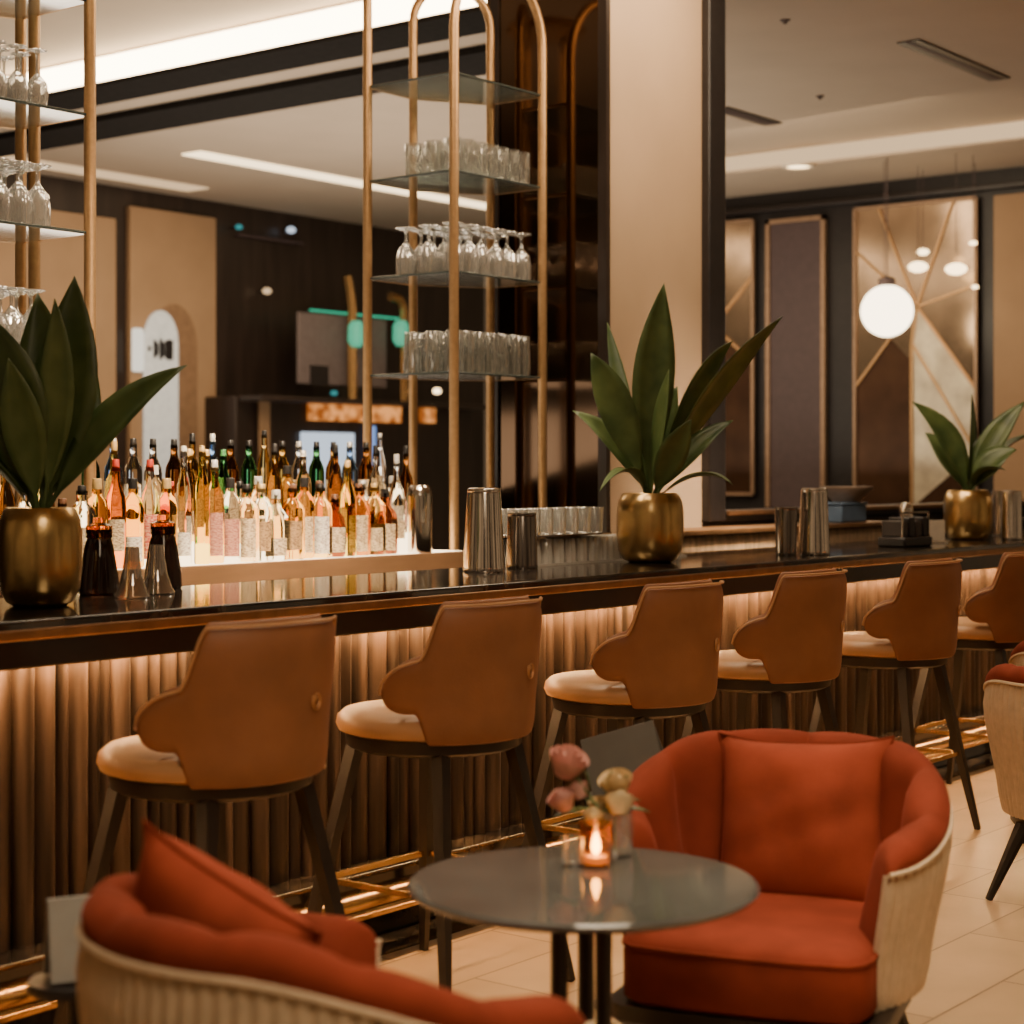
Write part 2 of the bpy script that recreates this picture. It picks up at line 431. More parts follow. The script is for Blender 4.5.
# dark far bar with board, lit sign, taps
YB = WY - .45
def ybox(x0, x1, y0, y1, Y, th=.05):
    a = onY(x0, y0, Y); b = onY(x1, y1, Y)
    return (a.x, b.x, Y - th, Y, b.z, a.z)
fb = thing('far_bar', 'dark wood far bar cabinet under the grey menu board', 'cabinet', (0, 0, 0))
q = ybox(232, 470, 396, 700, YB)
MB().box(q[0], q[1], YB - .05, WY - .02, 0, q[5]).build('carcass', M['dark_wood'], fb, bevel=.01)
MB().box(q[0], q[1], YB - .42, YB - .1, q[5] - .05, q[5]).build('tap_ledge', M['dark_wood'], fb, bevel=.006)
MB().box(*ybox(258, 268, 400, 470, YB - .1, .03)).build('trim_strip', M['wall_tan'], fb)
MB().box(*ybox(235, 300, 234, 245, WY - .01, .06)).build('lamp_rail', M['plum'], fb)
tag(MB().box(*ybox(300, 352, 432, 560, YB - .06, .04)).build('counter_panel', M['whitebox'], bevel=.01), 'bluish white lit panel behind the bottles', 'light panel')
tag(MB().box(*ybox(366, 373, 426, 470, YB - .06, .04)).build('light_strip', glow('blue strip', (.25, .4, .8), .9)), 'short blue upright light strip behind a brass pole', 'light')
bd = thing('menu_board', 'grey board with green lit top edge behind the shelf tower', 'board', (0, 0, 0))
MB().box(*ybox(296, 384, 312, 388, YB - .08, .04)).build('board_panel', M['board'], bd, bevel=.01)
MB().box(*ybox(309, 398, 311, 318, YB - .1, .03)).build('green_light', M['green'], bd, bevel=.005)
MB().box(*ybox(310, 328, 365, 386, YB - .125, .01)).build('dark_patch', M['black'], bd)
q_keep = q
sg = thing('lit_sign', 'glowing orange sign strip under the grey board', 'sign', (0, 0, 0))
MB().box(*ybox(307, 399, 400, 423, YB - .06, .04)).build('sign_face', M['sign'], sg)
sg2 = MB().box(*ybox(419, 433, 403, 423, YB - .06, .04)).build('lit_sign', M['sign']); tag(sg2, 'short glowing orange sign piece right of the long one', 'sign')
for (px, py, r, mt, lb) in ((239, 227, 4, 'teal', 'small teal lamp high on the dark far wall'), (334, 393, 4, 'teal', 'small teal lamp above the orange sign'),
                            (291, 230, 5, 'whitebox', 'small bluish lamp on the high lamp rail'), (437, 391, 4.5, 'bulb', 'small round orange lamp right of the orange sign'),
                            (267, 291, 5, 'cove3', 'small dim oval lamp on the dark far wall')):
    far = 1 if px in (334, 437) else 0
    c = onY(px, py, WY - (.62 if far else .12)); t = thing('wall_lamp', lb, 'lamp', c)
    MB().ball((0, 0, 0), r * c.length / FPX * .9, sz=.7).build('bulb', M[mt], t)
    MB().lathe([(.012, 0), (.012, .1)], 8).build('bracket', M['black'], t, rot=(-PI / 2, 0, 0))
for (px, dr, lb) in ((352, 1, 'left curved brass tap in front of the grey board'), (398, -1, 'right curved brass tap in front of the grey board')):
    Y = YB - .25; c = onY(px + (0 if dr > 0 else 6), 400, Y); c.z = q[5]; s = c.length / FPX
    t = thing('beer_tap', lb, 'tap', c)
    pts = [(0, 0, 0), (0, 0, 55 * s), (0, 0, 90 * s)] if dr > 0 else [(0, 0, 0), (0, 0, 85 * s)]
    if dr > 0: pts += [(-3 * s, 0, 108 * s), (-7 * s, 0, 122 * s)]
    else: pts += [(-2 * s, 0, 95 * s), (-8 * s, 0, 102 * s), (-20 * s, 0, 103 * s)]
    MB().tube(pts, .05, 8).build('spout', M['brass'], t)
    MB().lathe([(.05, 0), (.09, .06), (.085, .22), (.05, .27)], 12, c=(0 if dr > 0 else -.12, -.06, 52 * s if dr > 0 else 55 * s)).build('green_handle', pbr('green lit handle' + str(px), (.05, .3, .18), .4, emit=(.08, .6, .36), estr=.55), t)

# far right wall panels on x = WX
def xbox(x0, x1, y0, y1, X, th=.05):
    a = onX(x0, y0, X); b = onX(x1, y1, X)
    return (X - th, X, min(a.y, b.y), max(a.y, b.y), b.z, a.z)
XP = WX - .02
def facet_panel(name, label, x0, x1, y0, y1, pieces, bars):
    q = xbox(x0, x1, y0, y1, XP, .02)
    cy, cz = (q[2] + q[3]) / 2, q[4]
    t = thing(name, label, 'mirror', (XP, cy, cz), group='mirrored lattice panels')
    W_, H_ = q[3] - q[2], q[5] - q[4]
    P = lambda u, v: (cy * 0 + W_ / 2 - u * W_, v * H_)      # u left->right in view = +y -> -y
    for i, (poly, mt, dx) in enumerate(pieces):
        pts = [P(*p) for p in poly]
        MB().loft([[(dx * 0 - .03 - dx * .0, y, z) for y, z in pts], [(0, y, z) for y, z in pts]]).build('mirror_facet', M[mt], t, angle=None)
    for (u0, v0, u1, v1) in bars:
        a = P(u0, v0); b = P(u1, v1)
        MB().tube([(-.04, a[0], a[1]), (-.04, b[0], b[1])], .013, 4, sqr=True).build('lattice_bar', M['brass_dull'], t)
    fr = MB()
    for (u0, v0, u1, v1) in ((0, 0, 0, 1), (1, 0, 1, 1), (0, 1, 1, 1), (0, 0, 1, 0)):
        a = P(u0, v0); b = P(u1, v1)
        fr.tube([(-.04, a[0], a[1]), (-.04, b[0], b[1])], .02, 4, sqr=True)
    fr.build('frame', M['frame_pale'], t, angle=None)
    return t
facet_panel('lattice_mirror', 'narrow mirrored lattice panel behind the middle plant', 700, 755, 226, 494,
            [([(0, 0), (.35, 0), (1, .3), (1, .48), (.3, .62), (0, .5)], 'facet_b', 0), ([(.35, 0), (1, 0), (1, .3)], 'facet_b', 0),
             ([(0, .5), (.3, .62), (.0, .8)], 'facet_refl', 0), ([(1, .48), (1, .78), (.3, .62)], 'facet_a', 0),
             ([(.3, .62), (1, .78), (1, 1), (0, 1), (0, .8)], 'facet_a', 0)],
            [(.3, .62, 1, .48), (.3, .62, 1, .80), (0, .5, .3, .62), (0, .8, .3, .62)])
facet_panel('lattice_mirror', 'wide mirrored lattice panel behind the globe lamp', 857, 978, 210, 508,
            [([(0, 0), (.48, 0), (.48, .48), (.3, .56), (0, .4)], 'facet_b', 0), ([(.48, 0), (1, 0), (1, .18)], 'facet_b', 0),
             ([(.48, 0), (1, .18), (.48, .54)], 'facet_refl', 0), ([(1, .18), (1, .38), (.52, .66), (.48, .54)], 'facet_refl', 0),
             ([(0, .4), (.3, .56), (.48, .48), (.48, .54), (.52, .66), (.0, .86)], 'facet_a', 0),
             ([(1, .38), (1, .72), (.52, .66)], 'facet_a', 0), ([(.52, .66), (1, .72), (1, 1), (.62, 1)], 'facet_a', 0),
             ([(0, .86), (.52, .66), (.62, 1), (0, 1)], 'facet_a', 0)],
            [(0, .4, .3, .56), (.48, .54, 1, .18), (.52, .66, 1, .38), (.52, .66, .2, 1), (.52, .66, .82, 1), (0, .86, .52, .66), (.48, 0, .48, .54), (.48, .54, .52, .66), (1, .72, .52, .66)])
t = thing('wall_panel', 'tall plum grey wall panel with thin pale frame', 'panel', (XP, 0, 0))
q = xbox(768, 827, 221, 508, XP, .03)
fr = MB(); 
for (ya, yb, za, zb) in ((q[2], q[2] + .04, q[4], q[5]), (q[3] - .04, q[3], q[4], q[5]), (q[2], q[3], q[5] - .04, q[5])):
    fr.box(-.05, 0, ya, yb, za, zb)
fr.build('panel_frame', M['frame_pale'], t, angle=None)
MB().box(-.03, 0, q[2] + .04, q[3] - .04, q[4], q[5] - .04).build('panel_face', M['plum'], t, angle=None)
q = xbox(995, 1150, 196, 600, XP, .03)
tag(MB().box(*q).build('wall_panel', M['wall_tan'], bevel=.004), 'plain tan wall panel at the far right behind the right plant', 'panel')
q = xbox(600, 1100, 170, 186, XP, .02)
tag(MB().box(WX - .1, WX - .002, 3.1, 9.8, q[4] + .05, q[4] + .10).build('picture_rail', M['fascia'], bevel=.01), 'long dark rail along the top of the far right wall', 'rail')
# globe pendant; small hung discs added for lights reflected in the mirror
c = onX(887, 311, 13.6); r = 26 * (c - Vector((0, 0, CH))).dot(FWD) / FPX
t = thing('globe_pendant', 'round glowing globe pendant hanging before the wide lattice mirror', 'lamp', c)
MB().ball((0, 0, 0), r, seg=28).build('globe', M['globe'], t)
MB().lathe([(.07, r * .96), (.07, r + .05), (.012, r + .07), (.005, r + .09), (.005, HC - .16 - c.z)], 14).build('stem', M['plum'], t)
for (px, py, rp_, lb) in ((923, 252, 6, 'upper small disc for a reflected light above the globe pendant'), (918, 267, 10, 'wide small disc for a reflected light right of the globe pendant'),
                         (956, 269, 11, 'brightest small disc for a reflected light near the right of the lattice mirror'), (975, 287, 3.5, 'tiny disc for a reflected light at the right edge of the lattice mirror'),
                         (973, 243, 4, 'small disc for a reflected light at the top right of the lattice mirror'), (884, 283, 4, 'tiny disc for a reflected light just above the globe pendant')):
    c = onX(px, py, 13.75 + .18 * (px % 4)); r = rp_ * (c - Vector((0, 0, CH))).dot(FWD) / FPX
    t = thing('reflected_light_disc', lb, 'lamp', c, group='small discs for lights reflected in the lattice mirror')
    MB().ball((0, 0, 0), r, sz=.55).build('glow_disc', M['bulb'], t)
    MB().lathe([(.003, 0.01), (.003, HC - .16 - c.z)], 6).build('cord', M['plum'], t)
# ceiling fittings
for (a, b, lb) in (((897, 42), (1010, 77), 'long dark slot vent at upper right of the ceiling'), ((716, 108), (777, 123), 'short dark slot vent beside the pale pier')):
    p = onZ(*a, HC); q = onZ(*b, HC)
    t = thing('ceiling_vent', lb, 'vent', (p.x, (p.y + q.y) / 2, HC - .001), group='ceiling slot vents')
    L = q.x - p.x
    MB().box(0, L, -.075, -.02, -.01, 0).build('slot', M['black'], t, angle=None)
    MB().box(0, L, .02, .075, -.01, 0).build('slot', M['black'], t, angle=None)
    MB().box(0, L, -.02, .02, -.012, 0).build('divider', M['plum'], t, angle=None)
p = onZ(798, 165, HC - .16)
t = thing('downlight', 'round recessed downlight in the right ceiling soffit', 'light', p)
p.x = max(p.x, 13.6)
MB().lathe([(.14, 0), (.14, -.02), (.10, -.02), (.10, -.004)], 24).build('ring', M['paper'], t)
MB().lathe([(.10, -.004), (.10, -.01)], 24).build('lens', M['bulb'], t)
for (px, py, lb) in ((785, 20, 'tiny sprinkler in the ceiling near the top frame edge'), (820, 96, 'tiny sprinkler in the ceiling below the slot vent')):
    p = onZ(px, py, HC); t = thing('sprinkler', lb, 'sprinkler', p, group='ceiling sprinklers')
    MB().lathe([(.03, 0), (.03, -.006), (.012, -.01), (.012, -.02), (.016, -.022)], 12).build('head', M['plum'], t)

# pier beside the shelf tower, bronze mirror side, dark window frame
PX0, PY0 = 7.44, 5.21
struct(MB().box(PX0, 8.31, PY0, 5.98, 0, 4.34).build('wall_pier', M['pier'], angle=None))
mp = thing('mirror_cladding', 'dark bronze mirror on the side of the pale pier', 'mirror', (PX0, 5.6, 1.0))
MB().box(-.02, -.001, -.36, .36, 0, 3.3).build('mirror_panel', M['bronze'], mp, angle=None)
for y in (-.385, .30):
    MB().box(-.035, -.0005, y - .02, y + .03, 0, 3.3).build('mirror_frame', M['dark_wood'], mp, angle=None)
fr = thing('window_frame', 'black timber frame of the opening right of the pale pier', 'frame', (8.31, PY0, 1.17))
MB().box(.002, .17, -.05, .12, 0, 3.1).build('jamb', M['black'], fr, bevel=.01)
MB().box(.17, 4.6, -.05, .12, 0, .06).build('sill', M['black'], fr, bevel=.006)
MB().box(.17, 4.6, -.07, -.05, .035, .06).build('sill_lip', M['edge'], fr, bevel=.004)
MB().box(.17, .19, -.03, .1, .06, 3.1).build('bead', M['plum'], fr)
struct(MB().box(8.31, 13.2, PY0, PY0 + .12, 0, 1.165).build('wall_sill', M['dark_wood'], angle=None))

# ------------------------------------------------------------------ bar
BX0, BX1 = 0.6, 13.0
bar = thing('bar_counter', 'long dark bar front with lit fluted walnut panel', 'bar', (0, BARY, 0))
MB().box(BX0, BX1, 0.0, .05, .945, 1.035).build('fascia', M['fascia'], bar, bevel=.006)
fl = MB(); rr = random.Random(5)
prof = []; x = BX0
while x < BX1:
    wd = rr.choice((.035, .05, .065, .085)); n = 5
    d = rr.uniform(.012, .034)
    for k in range(n + 1):
        tt = k / n
        prof.append((x + wd * tt, .15 - d * math.sin(PI * tt) ** .6))
    x += wd + .004
    prof.append((x - .002, .156))
fl.loft([[(x, y, .2) for x, y in prof], [(x, y, .97) for x, y in prof]], closed=False, cap=False)
fl.build('fluted_panel', M['flute'], bar, angle=60)
MB().box(BX0, BX1, .16, .65, .0, 1.03).build('carcass', M['black'], bar, angle=None)
MB().box(BX0, BX1, .02, .16, .0, .2).build('plinth', M['floor_dark'], bar, bevel=.005)
MB().box(BX0, BX1, .088, .104, .966, .978).build('light_strip', M['led'], bar, angle=None)
bt = thing('stone_worktop', 'polished black stone worktop running along the bar', 'worktop', (0, BARY, 1.03))
MB().box(BX0, BX1, -.015, .72, .005, .04).build('slab', M['counter'], bt, bevel=.008)
MB().box(BX0, BX1, -.022, .0, -.012, .018).build('edge_strip', M['edge'], bt, bevel=.006)
ft = thing('foot_rail', 'brass foot rail on short posts along the bar base', 'rail', (0, 3.70, 0))
MB().tube([(BX0, 0, .165), (BX1, 0, .165)], .027, 12).build('rail', M['brass'], ft)
MB().box(BX0, BX1, .02, .075, .10, .118).build('lower_rail', M['brass'], ft, bevel=.004)
for x in [1.35, 2.26, 3.6, 5.0, 6.35, 7.8, 9.2, 10.6, 12.0]:
    MB().tube([(x, .01, 0), (x, .01, .15)], .014, 8).build('post', M['brass'], ft)
# back bar
bk = thing('back_counter', 'dark back bar cabinet under the bottles and shelf towers', 'cabinet', (0, 5.2, 0))
MB().box(2.0, 7.40, 0, 1.2, 0, .96).build('carcass', M['dark_wood'], bk, angle=None)
MB().box(2.0, 7.40, -.02, 1.2, .96, 1.0).build('worktop', M['counter'], bk, bevel=.005)
rk = thing('service_counter', 'tan marble fronted service counter before the pale pier', 'counter', (0, 4.86, 0))
MB().box(7.5, 9.8, 0.01, .29, 0, 1.125).build('marble_front', M['stonef'], rk, bevel=.02)
MB().box(7.45, 9.84, -.01, .29, 1.125, 1.15).build('worktop', M['edge'], rk, bevel=.004)
MB().box(9.95, 12.5, 0.05, .25, 0, 1.12).build('dark_front', M['black'], rk, bevel=.02)
# lit bottle display
ds = thing('bottle_display', 'lit stepped bottle stand with a wooden front edge', 'stand', (0, 5.25, 1.0))
MB().box(3.6, 6.38, -.02, .012, .01, .085).build('front_edge', pbr('oiled wood edge', (.19, .10, .05), .4, stretch=(.2, 1, 1)), ds, bevel=.004)
MB().box(3.6, 6.38, .012, .2, 0, .085).build('step', M['lightbox'], ds, angle=None)
MB().box(4.52, 6.38, .2, .36, 0, .165).build('step', M['lightbox'], ds, angle=None)
MB().box(4.52, 6.38, .36, .60, 0, .245).build('step', M['lightbox'], ds, angle=None)

# ------------------------------------------------------------------ bar stools (local: faces +y, back at -y)
SEATZ = 0.785
def make_stool(label):
    t = thing('bar_stool', label, 'stool', group='tan leather bar stools along the bar')
    MB().lathe([(.0, .72), (.245, .72), (.268, .728), (.276, .745), (.272, .765), (.255, .780), (.2, .787), (.1, .784), (0, .782)], 48).build('seat', M['leather_seat'], t)
    MB().lathe([(.0, .675), (.225, .675), (.245, .685), (.252, .72), (0, .72)], 48).build('seat_base', M['leg_wood'], t)
    # wrap-around back, outline (phi, z)
    n = 72; P1 = math.radians(80)
    def top(a):
        f = smooth((a - math.radians(38)) / math.radians(27))
        g = smooth((a - math.radians(56)) / math.radians(26)); f = smooth((a - math.radians(44)) / math.radians(14))
        return 1.092 - .006 * a - f * .145 - g * .035
    def bot(a):
        f = smooth((a - math.radians(53)) / math.radians(7))
        return .712 + f * .085
    def col(a):
        aa = abs(a)
        tz, bz = top(aa), bot(aa)
        e = (P1 - aa) / math.radians(13)
        if e < 1:
            mid = (tz + bz) / 2; k = math.sqrt(max(0.0, 1 - (1 - max(e, 0)) ** 2)); k = max(k, .03)
            tz = mid + (tz - mid) * k; bz = mid + (bz - mid) * k
        return tz, bz
    m = 10
    for nm, off, th_, mt, zsh in (('backrest', .283, .030, 'leather', 0.0), ('back_lining', .253, .026, 'leather', .012)):
        mb = MB(); outer = []; inner = []
        for i in range(n + 1):
            a = -P1 + 2 * P1 * i / n
            tz, bz = col(a)
            if zsh:
                md = (tz + bz) / 2; tz = tz + zsh if abs(a) < 1.3 else tz; bz = bz + .02
            co = []; ci = []
            for j in range(m + 1):
                f = j / m; z = bz + (tz - bz) * f
                R = off + .022 * smooth((z - .74) / .36) + .008 * smooth((abs(a) - 1.0) / .5)
                edge = min(f, 1 - f) * (tz - bz)
                rd = .010 * (1 - smooth(edge / .02))
                ro = R - rd; ri = R - th_ + rd
                co.append((-ro * math.sin(a), -ro * math.cos(a), z)); ci.append((-ri * math.sin(a), -ri * math.cos(a), z))
            outer.append(co); inner.append(ci[::-1])
        rings = [o + i for o, i in zip(outer, inner)]
        mb.loft(rings)
        b = mb.build(nm, M[mt], t, angle=75)
        b.modifiers.new('soft', 'SUBSURF').levels = 1
        b.modifiers['soft'].render_levels = 1
        if not zsh:
            def rim_pt(a, up):
                tz, bz = col(a); z = tz if up else bz
                R_ = off - .004 + .022 * smooth((z - .74) / .36) + .008 * smooth((abs(a) - 1.0) / .5)
                return (-R_ * math.sin(a), -R_ * math.cos(a), z + (.001 if up else -.001))
            angs = [-P1 + 2 * P1 * i / 90 for i in range(91)]
            MB().tube([rim_pt(a, True) for a in angs] + [rim_pt(a, False) for a in angs[::-1] if abs(a) > math.radians(51) and a < 0][::1], .0042, 6).build('piping', M['leather_seat'], t)  # pale piping also paints in the edge highlight of the back
    # small embossed emblem on the right of the back
    a = math.radians(-14); R = .2965
    em = MB()
    ctr = Vector((-R * math.sin(a), -R * math.cos(a), .90)); tx = Vector((-math.cos(a), math.sin(a), 0)); uz = Vector((0, 0, 1))
    sw = []
    for k in range(26):
        q = k / 25; ang = q * 4.2 * PI; rad = .006 + .016 * q
        sw.append(ctr + tx * rad * math.cos(ang) + uz * rad * 1.15 * math.sin(ang))
    em.tube(sw, .0022, 5)
    em.build('emblem', plain((.52, .25, .10), .35, .2), t)
    for sx in (-1, 1):
        for sy in (-1, 1):
            tp = Vector((sx * .155, sy * .155, .69)); ft_ = Vector((sx * .275, sy * .275, 0))
            MB().tube([tp, tp.lerp(ft_, .5), ft_], [.026, .023, .014], 4, sqr=True).build('leg', M['leg_wood'], t, angle=30)
    k = .155 + (.275 - .155) * (.69 - .31) / .69
    fr = MB()
    fr.tube([(-k, -k, .31), (k, -k, .31), (k, k, .31), (-k, k, .31)], .011, 4, sqr=True, loop=True)
    fr.build('footrest', M['brass'], t, angle=30)
    return t
sx_ = [3.08, 3.92, 4.89, 5.73, 6.70, 7.63]
lbls = ['tan leather bar stool nearest the camera, in front of the bottles', 'second tan bar stool from the left along the bar',
        'tan bar stool in front of the middle potted plant', 'tan bar stool in front of the gold lit cocktail shaker',
        'tan bar stool just left of the rightmost plant, long leg showing', 'farthest tan bar stool, cut by the right frame edge']
st0 = make_stool(lbls[0]); st0.location = (sx_[0], 3.34, 0)
for x, l in list(zip(sx_, lbls))[1:]:
    dup(st0, (x, 3.34, 0), 0.0, l)

# ------------------------------------------------------------------ tub armchairs (local: faces +y)
def make_armchair(label):
    t = thing('tub_armchair', label, 'armchair', group='rust velvet tub armchairs')
    A1 = math.radians(128)
    def rim(a):
        a = abs(a); return .768 - .15 * smooth((a - math.radians(35)) / math.radians(90))
    def R0(z, a):
        return .335 + .055 * smooth((z - .28) / .4)
    def stretch(a, r):
        # pull the arms a little forward
        x = -r * math.sin(a); y = -r * math.cos(a)
        if y > 0: y *= 1.18
        return x, y
    # ribbed outer shell
    nr = 60; n = nr * 6
    rings = []
    for i in range(n + 1):
        a = -A1 + 2 * A1 * i / n
        rib = .0075 * abs(math.sin(PI * i / 6))
        col = []
        zt = rim(a) - .03
        for j in range(9):
            z = .285 + (zt - .285) * j / 8
            r = R0(z, a) + rib - (.008 if j in (0, 8) else 0)
            col.append((*stretch(a, r), z))
        for j in range(8, -1, -1):
            z = .285 + (zt - .285) * j / 8
            col.append((*stretch(a, R0(z, a) - .016), z))
        rings.append(col)
    MB().loft(rings).build('outer_shell', M['beige'], t, angle=60)
    # piping along the shell top
    MB().tube([(*stretch(a, R0(rim(a), a) + .001), rim(a) - .026) for a in [-A1 + 2 * A1 * i / 60 for i in range(61)]], .006, 6).build('piping', M['beige'], t)
    # channelled inner upholstery rolling over the rim
    n = 110; rings = []
    for i in range(n + 1):
        a = -A1 + 2 * A1 * i / n
        ch = abs(math.sin((a / (2 * A1) + .5) * PI * 8))
        q = ch ** .5
        zr = rim(a); e = smooth((A1 - abs(a)) / math.radians(9)); e = .25 + .75 * math.sqrt(e)
        ro = R0(zr, a)
        th_ = (.064 + .046 * q) * e
        zr2 = zr + (.012 + .010 * q) * 1 - (1 - e) * .05
        sec = [(ro - .017, .30), (ro - .014, zr - .035), (ro + .002, zr - .022), (ro + .001, zr2 - .012), (ro - .018 * e - .004, zr2 + .012), (ro - th_ * .55, zr2 + .014),
               (ro - th_ * .85, zr2 - .004), (ro - th_, zr2 - .05), (ro - th_ - .005, zr2 - .16), (ro - th_ - .012 * e, .42), (ro - th_ + .0, .30)]
        sec = [(r - (ro - R0(z, a)) * (1 if z < .5 else 0) * (0.0), z) for r, z in sec]
        rings.append([(*stretch(a, max(r if z > .5 else r - (R0(zr, a) - R0(z, a)), .05)), z) for r, z in sec])
    up = MB().loft(rings).build('upholstery', M['rust'], t, angle=80)
    up.modifiers.new('soft', 'SUBSURF').render_levels = 1
    # seat cushion
    out = []
    for i in range(25):
        a = PI + PI * i / 24
        out.append((.272 * math.cos(a), -.02 + .26 * math.sin(a)))
    fr = [(.272, .30), (.262, .345), (.235, .372), (.14, .385), (0, .389), (-.14, .385), (-.235, .372), (-.262, .345), (-.272, .30)]
    out = out + fr
    rg = []
    for z, k in ((.285, .95), (.30, 1.0), (.40, 1.005), (.418, .99), (.431, .955), (.442, .85), (.450, .6), (.452, .2)):
        rg.append([(x * k, (y - .06) * k + .06, z) for x, y in out])
    MB().loft(rg).build('seat', M['rust'], t, angle=50)
    MB().tube([(x * 1.0, (y - .06) * 1.0 + .06, .414) for x, y in out], .006, 6, loop=True).build('seat_piping', M['rust_dark'], t)
    # dark plinth and legs
    pl = [(x * 1.12, (y - .06) * 1.0 + .06) for x, y in out]
    MB().loft([[(x * .96, y * .96, .235) for x, y in pl], [(x, y, .25) for x, y in pl], [(x, y, .284) for x, y in pl]]).build('base_frame', M['leg_wood'], t)
    for sx in (-1, 1):
        for sy, oy in ((-1, 0), (1, .04)):
            tp = Vector((sx * .2, sy * .2 + oy, .25)); fo = Vector((sx * .285, sy * .29 + oy, 0))
            MB().tube([tp, fo], [.028, .013], 8).build('leg', M['leg_wood'], t)
    return t
def face_rot(r, z):                       # rotation so that local +y points along camera-space (r right, z ahead)
    d = FWD * z + RGT * r
    return math.atan2(-d.x, d.y)
ch_near = make_armchair('rust tub armchair nearest the camera, turned away, ribbed beige shell')
NC = (-.285, 2.91); NF = face_rot(.81, .59)
ch_near.location = cw(*NC); ch_near.rotation_euler = (0, 0, NF)
RC = (.615, 4.24); RF = face_rot(-.36, -.93)
dup(ch_near, cw(*RC), RF, 'rust tub armchair facing the camera, right of the round table')
dup(ch_near, cw(2.01, 6.22), face_rot(.62, .78), 'beige backed tub armchair at the right edge with one splayed leg showing')
dup(ch_near, cw(2.37, 7.22), face_rot(.5, .86), 'farthest tub armchair, only its beige corner shows at the right edge')

def pillow(name, label, loc, size, thick, basis):
    n = 18; mb = MB()
    def pt(u, v, s):
        pin = 1 - .10 * (1 - abs(u) ** 3) * abs(v) ** 4 - .0
        pin2 = 1 - .10 * (1 - abs(v) ** 3) * abs(u) ** 4
        h = thick * ((1 - abs(u) ** 2.6) * (1 - abs(v) ** 2.6)) ** .55
        wr = .006 * math.sin(7 * u + 3 * v) * (1 - abs(u)) + .004 * math.sin(11 * v - 4 * u) * (1 - abs(v))
        return (u * size / 2 * pin2, v * size / 2 * pin, s * (h + wr * (h / thick)))
    for s in (1, -1):
        g = [[mb.bm.verts.new(pt(-1 + 2 * i / n, -1 + 2 * j / n, s)) for j in range(n + 1)] for i in range(n + 1)]
        for i in range(n):
            for j in range(n):
                mb.face([g[i][j], g[i + 1][j], g[i + 1][j + 1], g[i][j + 1]])
    t = thing(name, label, 'cushion', loc)
    t.rotation_euler = basis.to_euler()
    b = mb.build('cover', M['cushion'], t, angle=70)
    edge = [pt(u, v, 1) for u, v in [(-1 + 2 * i / n, -1) for i in range(n)] + [(1, -1 + 2 * i / n) for i in range(n)] + [(1 - 2 * i / n, 1) for i in range(n)] + [(-1, 1 - 2 * i / n) for i in range(n)]]
    MB().tube([(x, y, 0) for x, y, z in edge], .004, 6, loop=True).build('seam', M['rust_dark'], t)
    return t
def basis(normal, roll=0.0):
    n_ = normal.normalized(); z = Vector((0, 0, 1)); x = z.cross(n_).normalized(); y = n_.cross(x)
    m = Matrix((x, y, n_)).transposed()
    return m @ Matrix.Rotation(roll, 3, 'Z')
fd = lambda rz: Vector((-math.sin(rz), math.cos(rz), 0))
d = fd(RF)
pillow('cushion', 'rust square cushion leaning in the armchair that faces the camera', cw(RC[0] + .02, RC[1], .60) - d * .17, .43, .085, basis(d + Vector((0, 0, .32)), .03))
d = fd(NF); sd = Vector((-d.y, d.x, 0))
pillow('cushion', 'rust cushion poking up over the rim of the nearest armchair', cw(NC[0] - .04, NC[1], .665) - d * .115 + sd * .09, .36, .085, basis(RGT * .55 + FWD * .83 + Vector((0, 0, .30)), .42))

# ------------------------------------------------------------------ round table and things on it
TC = cw(.138, 3.56); TZ = .65
tb = thing('cocktail_table', 'round smoked glass cocktail table on a dark pedestal', 'table', TC)
MB().lathe([(0, TZ - .022), (.32, TZ - .022), (.338, TZ - .014), (.342, TZ - .006), (.336, TZ), (0, TZ)], 72).build('table_top', M['table'], tb)
for k in range(3):
    a = k * 2 * PI / 3 + .5
    MB().tube([(.05 * math.cos(a), .05 * math.sin(a), .02), (.05 * math.cos(a), .05 * math.sin(a), TZ - .03)], .016, 10).build('post', M['leg_wood'], tb)
MB().lathe([(0, TZ - .04), (.1, TZ - .04), (.11, TZ - .022), (0, TZ - .022)], 32).build('collar', M['black'], tb)
MB().lathe([(0, 0), (.2, 0), (.2, .012), (.17, .02), (0, .022)], 48).build('base', M['black'], tb)
def tpos(px, py): return onZ(px, py, TZ)
p = tpos(596, 866)
v = thing('votive_candle', 'amber glass votive holder with a lit candle on the round table', 'candle', p)
MB().lathe([(.026, 0), (.032, .004), (.036, .05), (.034, .088), (.031, .088), (.033, .05), (.029, .007), (0, .006)], 28).build('holder', M['amberglass'], v)
MB().lathe([(0, .007), (.025, .007), (.025, .02), (0, .021)], 20).build('wax', M['wax'], v)
MB().lathe([(0, .022), (.007, .028), (.010, .038), (.008, .05), (.003, .064), (0, .07)], 14).build('flame', M['flame'], v)
p2 = tpos(573, 866)
MB()
gl = MB().lathe([(0, 0), (.018, 0), (.021, .004), (.024, .06), (.022, .06), (.018, .008), (0, .007)], 20).build('shot_glass', M['glass'], None, loc=p2)
tag(gl, 'small clear glass left of the lit candle on the round table', 'glass')
p3 = tpos(614, 858) + FWD * .02
vs = thing('flower_vase', 'small clear glass vase of pink and cream roses on the round table', 'vase', p3)
MB().lathe([(0, 0), (.036, 0), (.040, .005), (.042, .05), (.039, .095), (.036, .095), (.038, .05), (.036, .01), (0, .009)], 28).build('vase', M['glass'], vs)
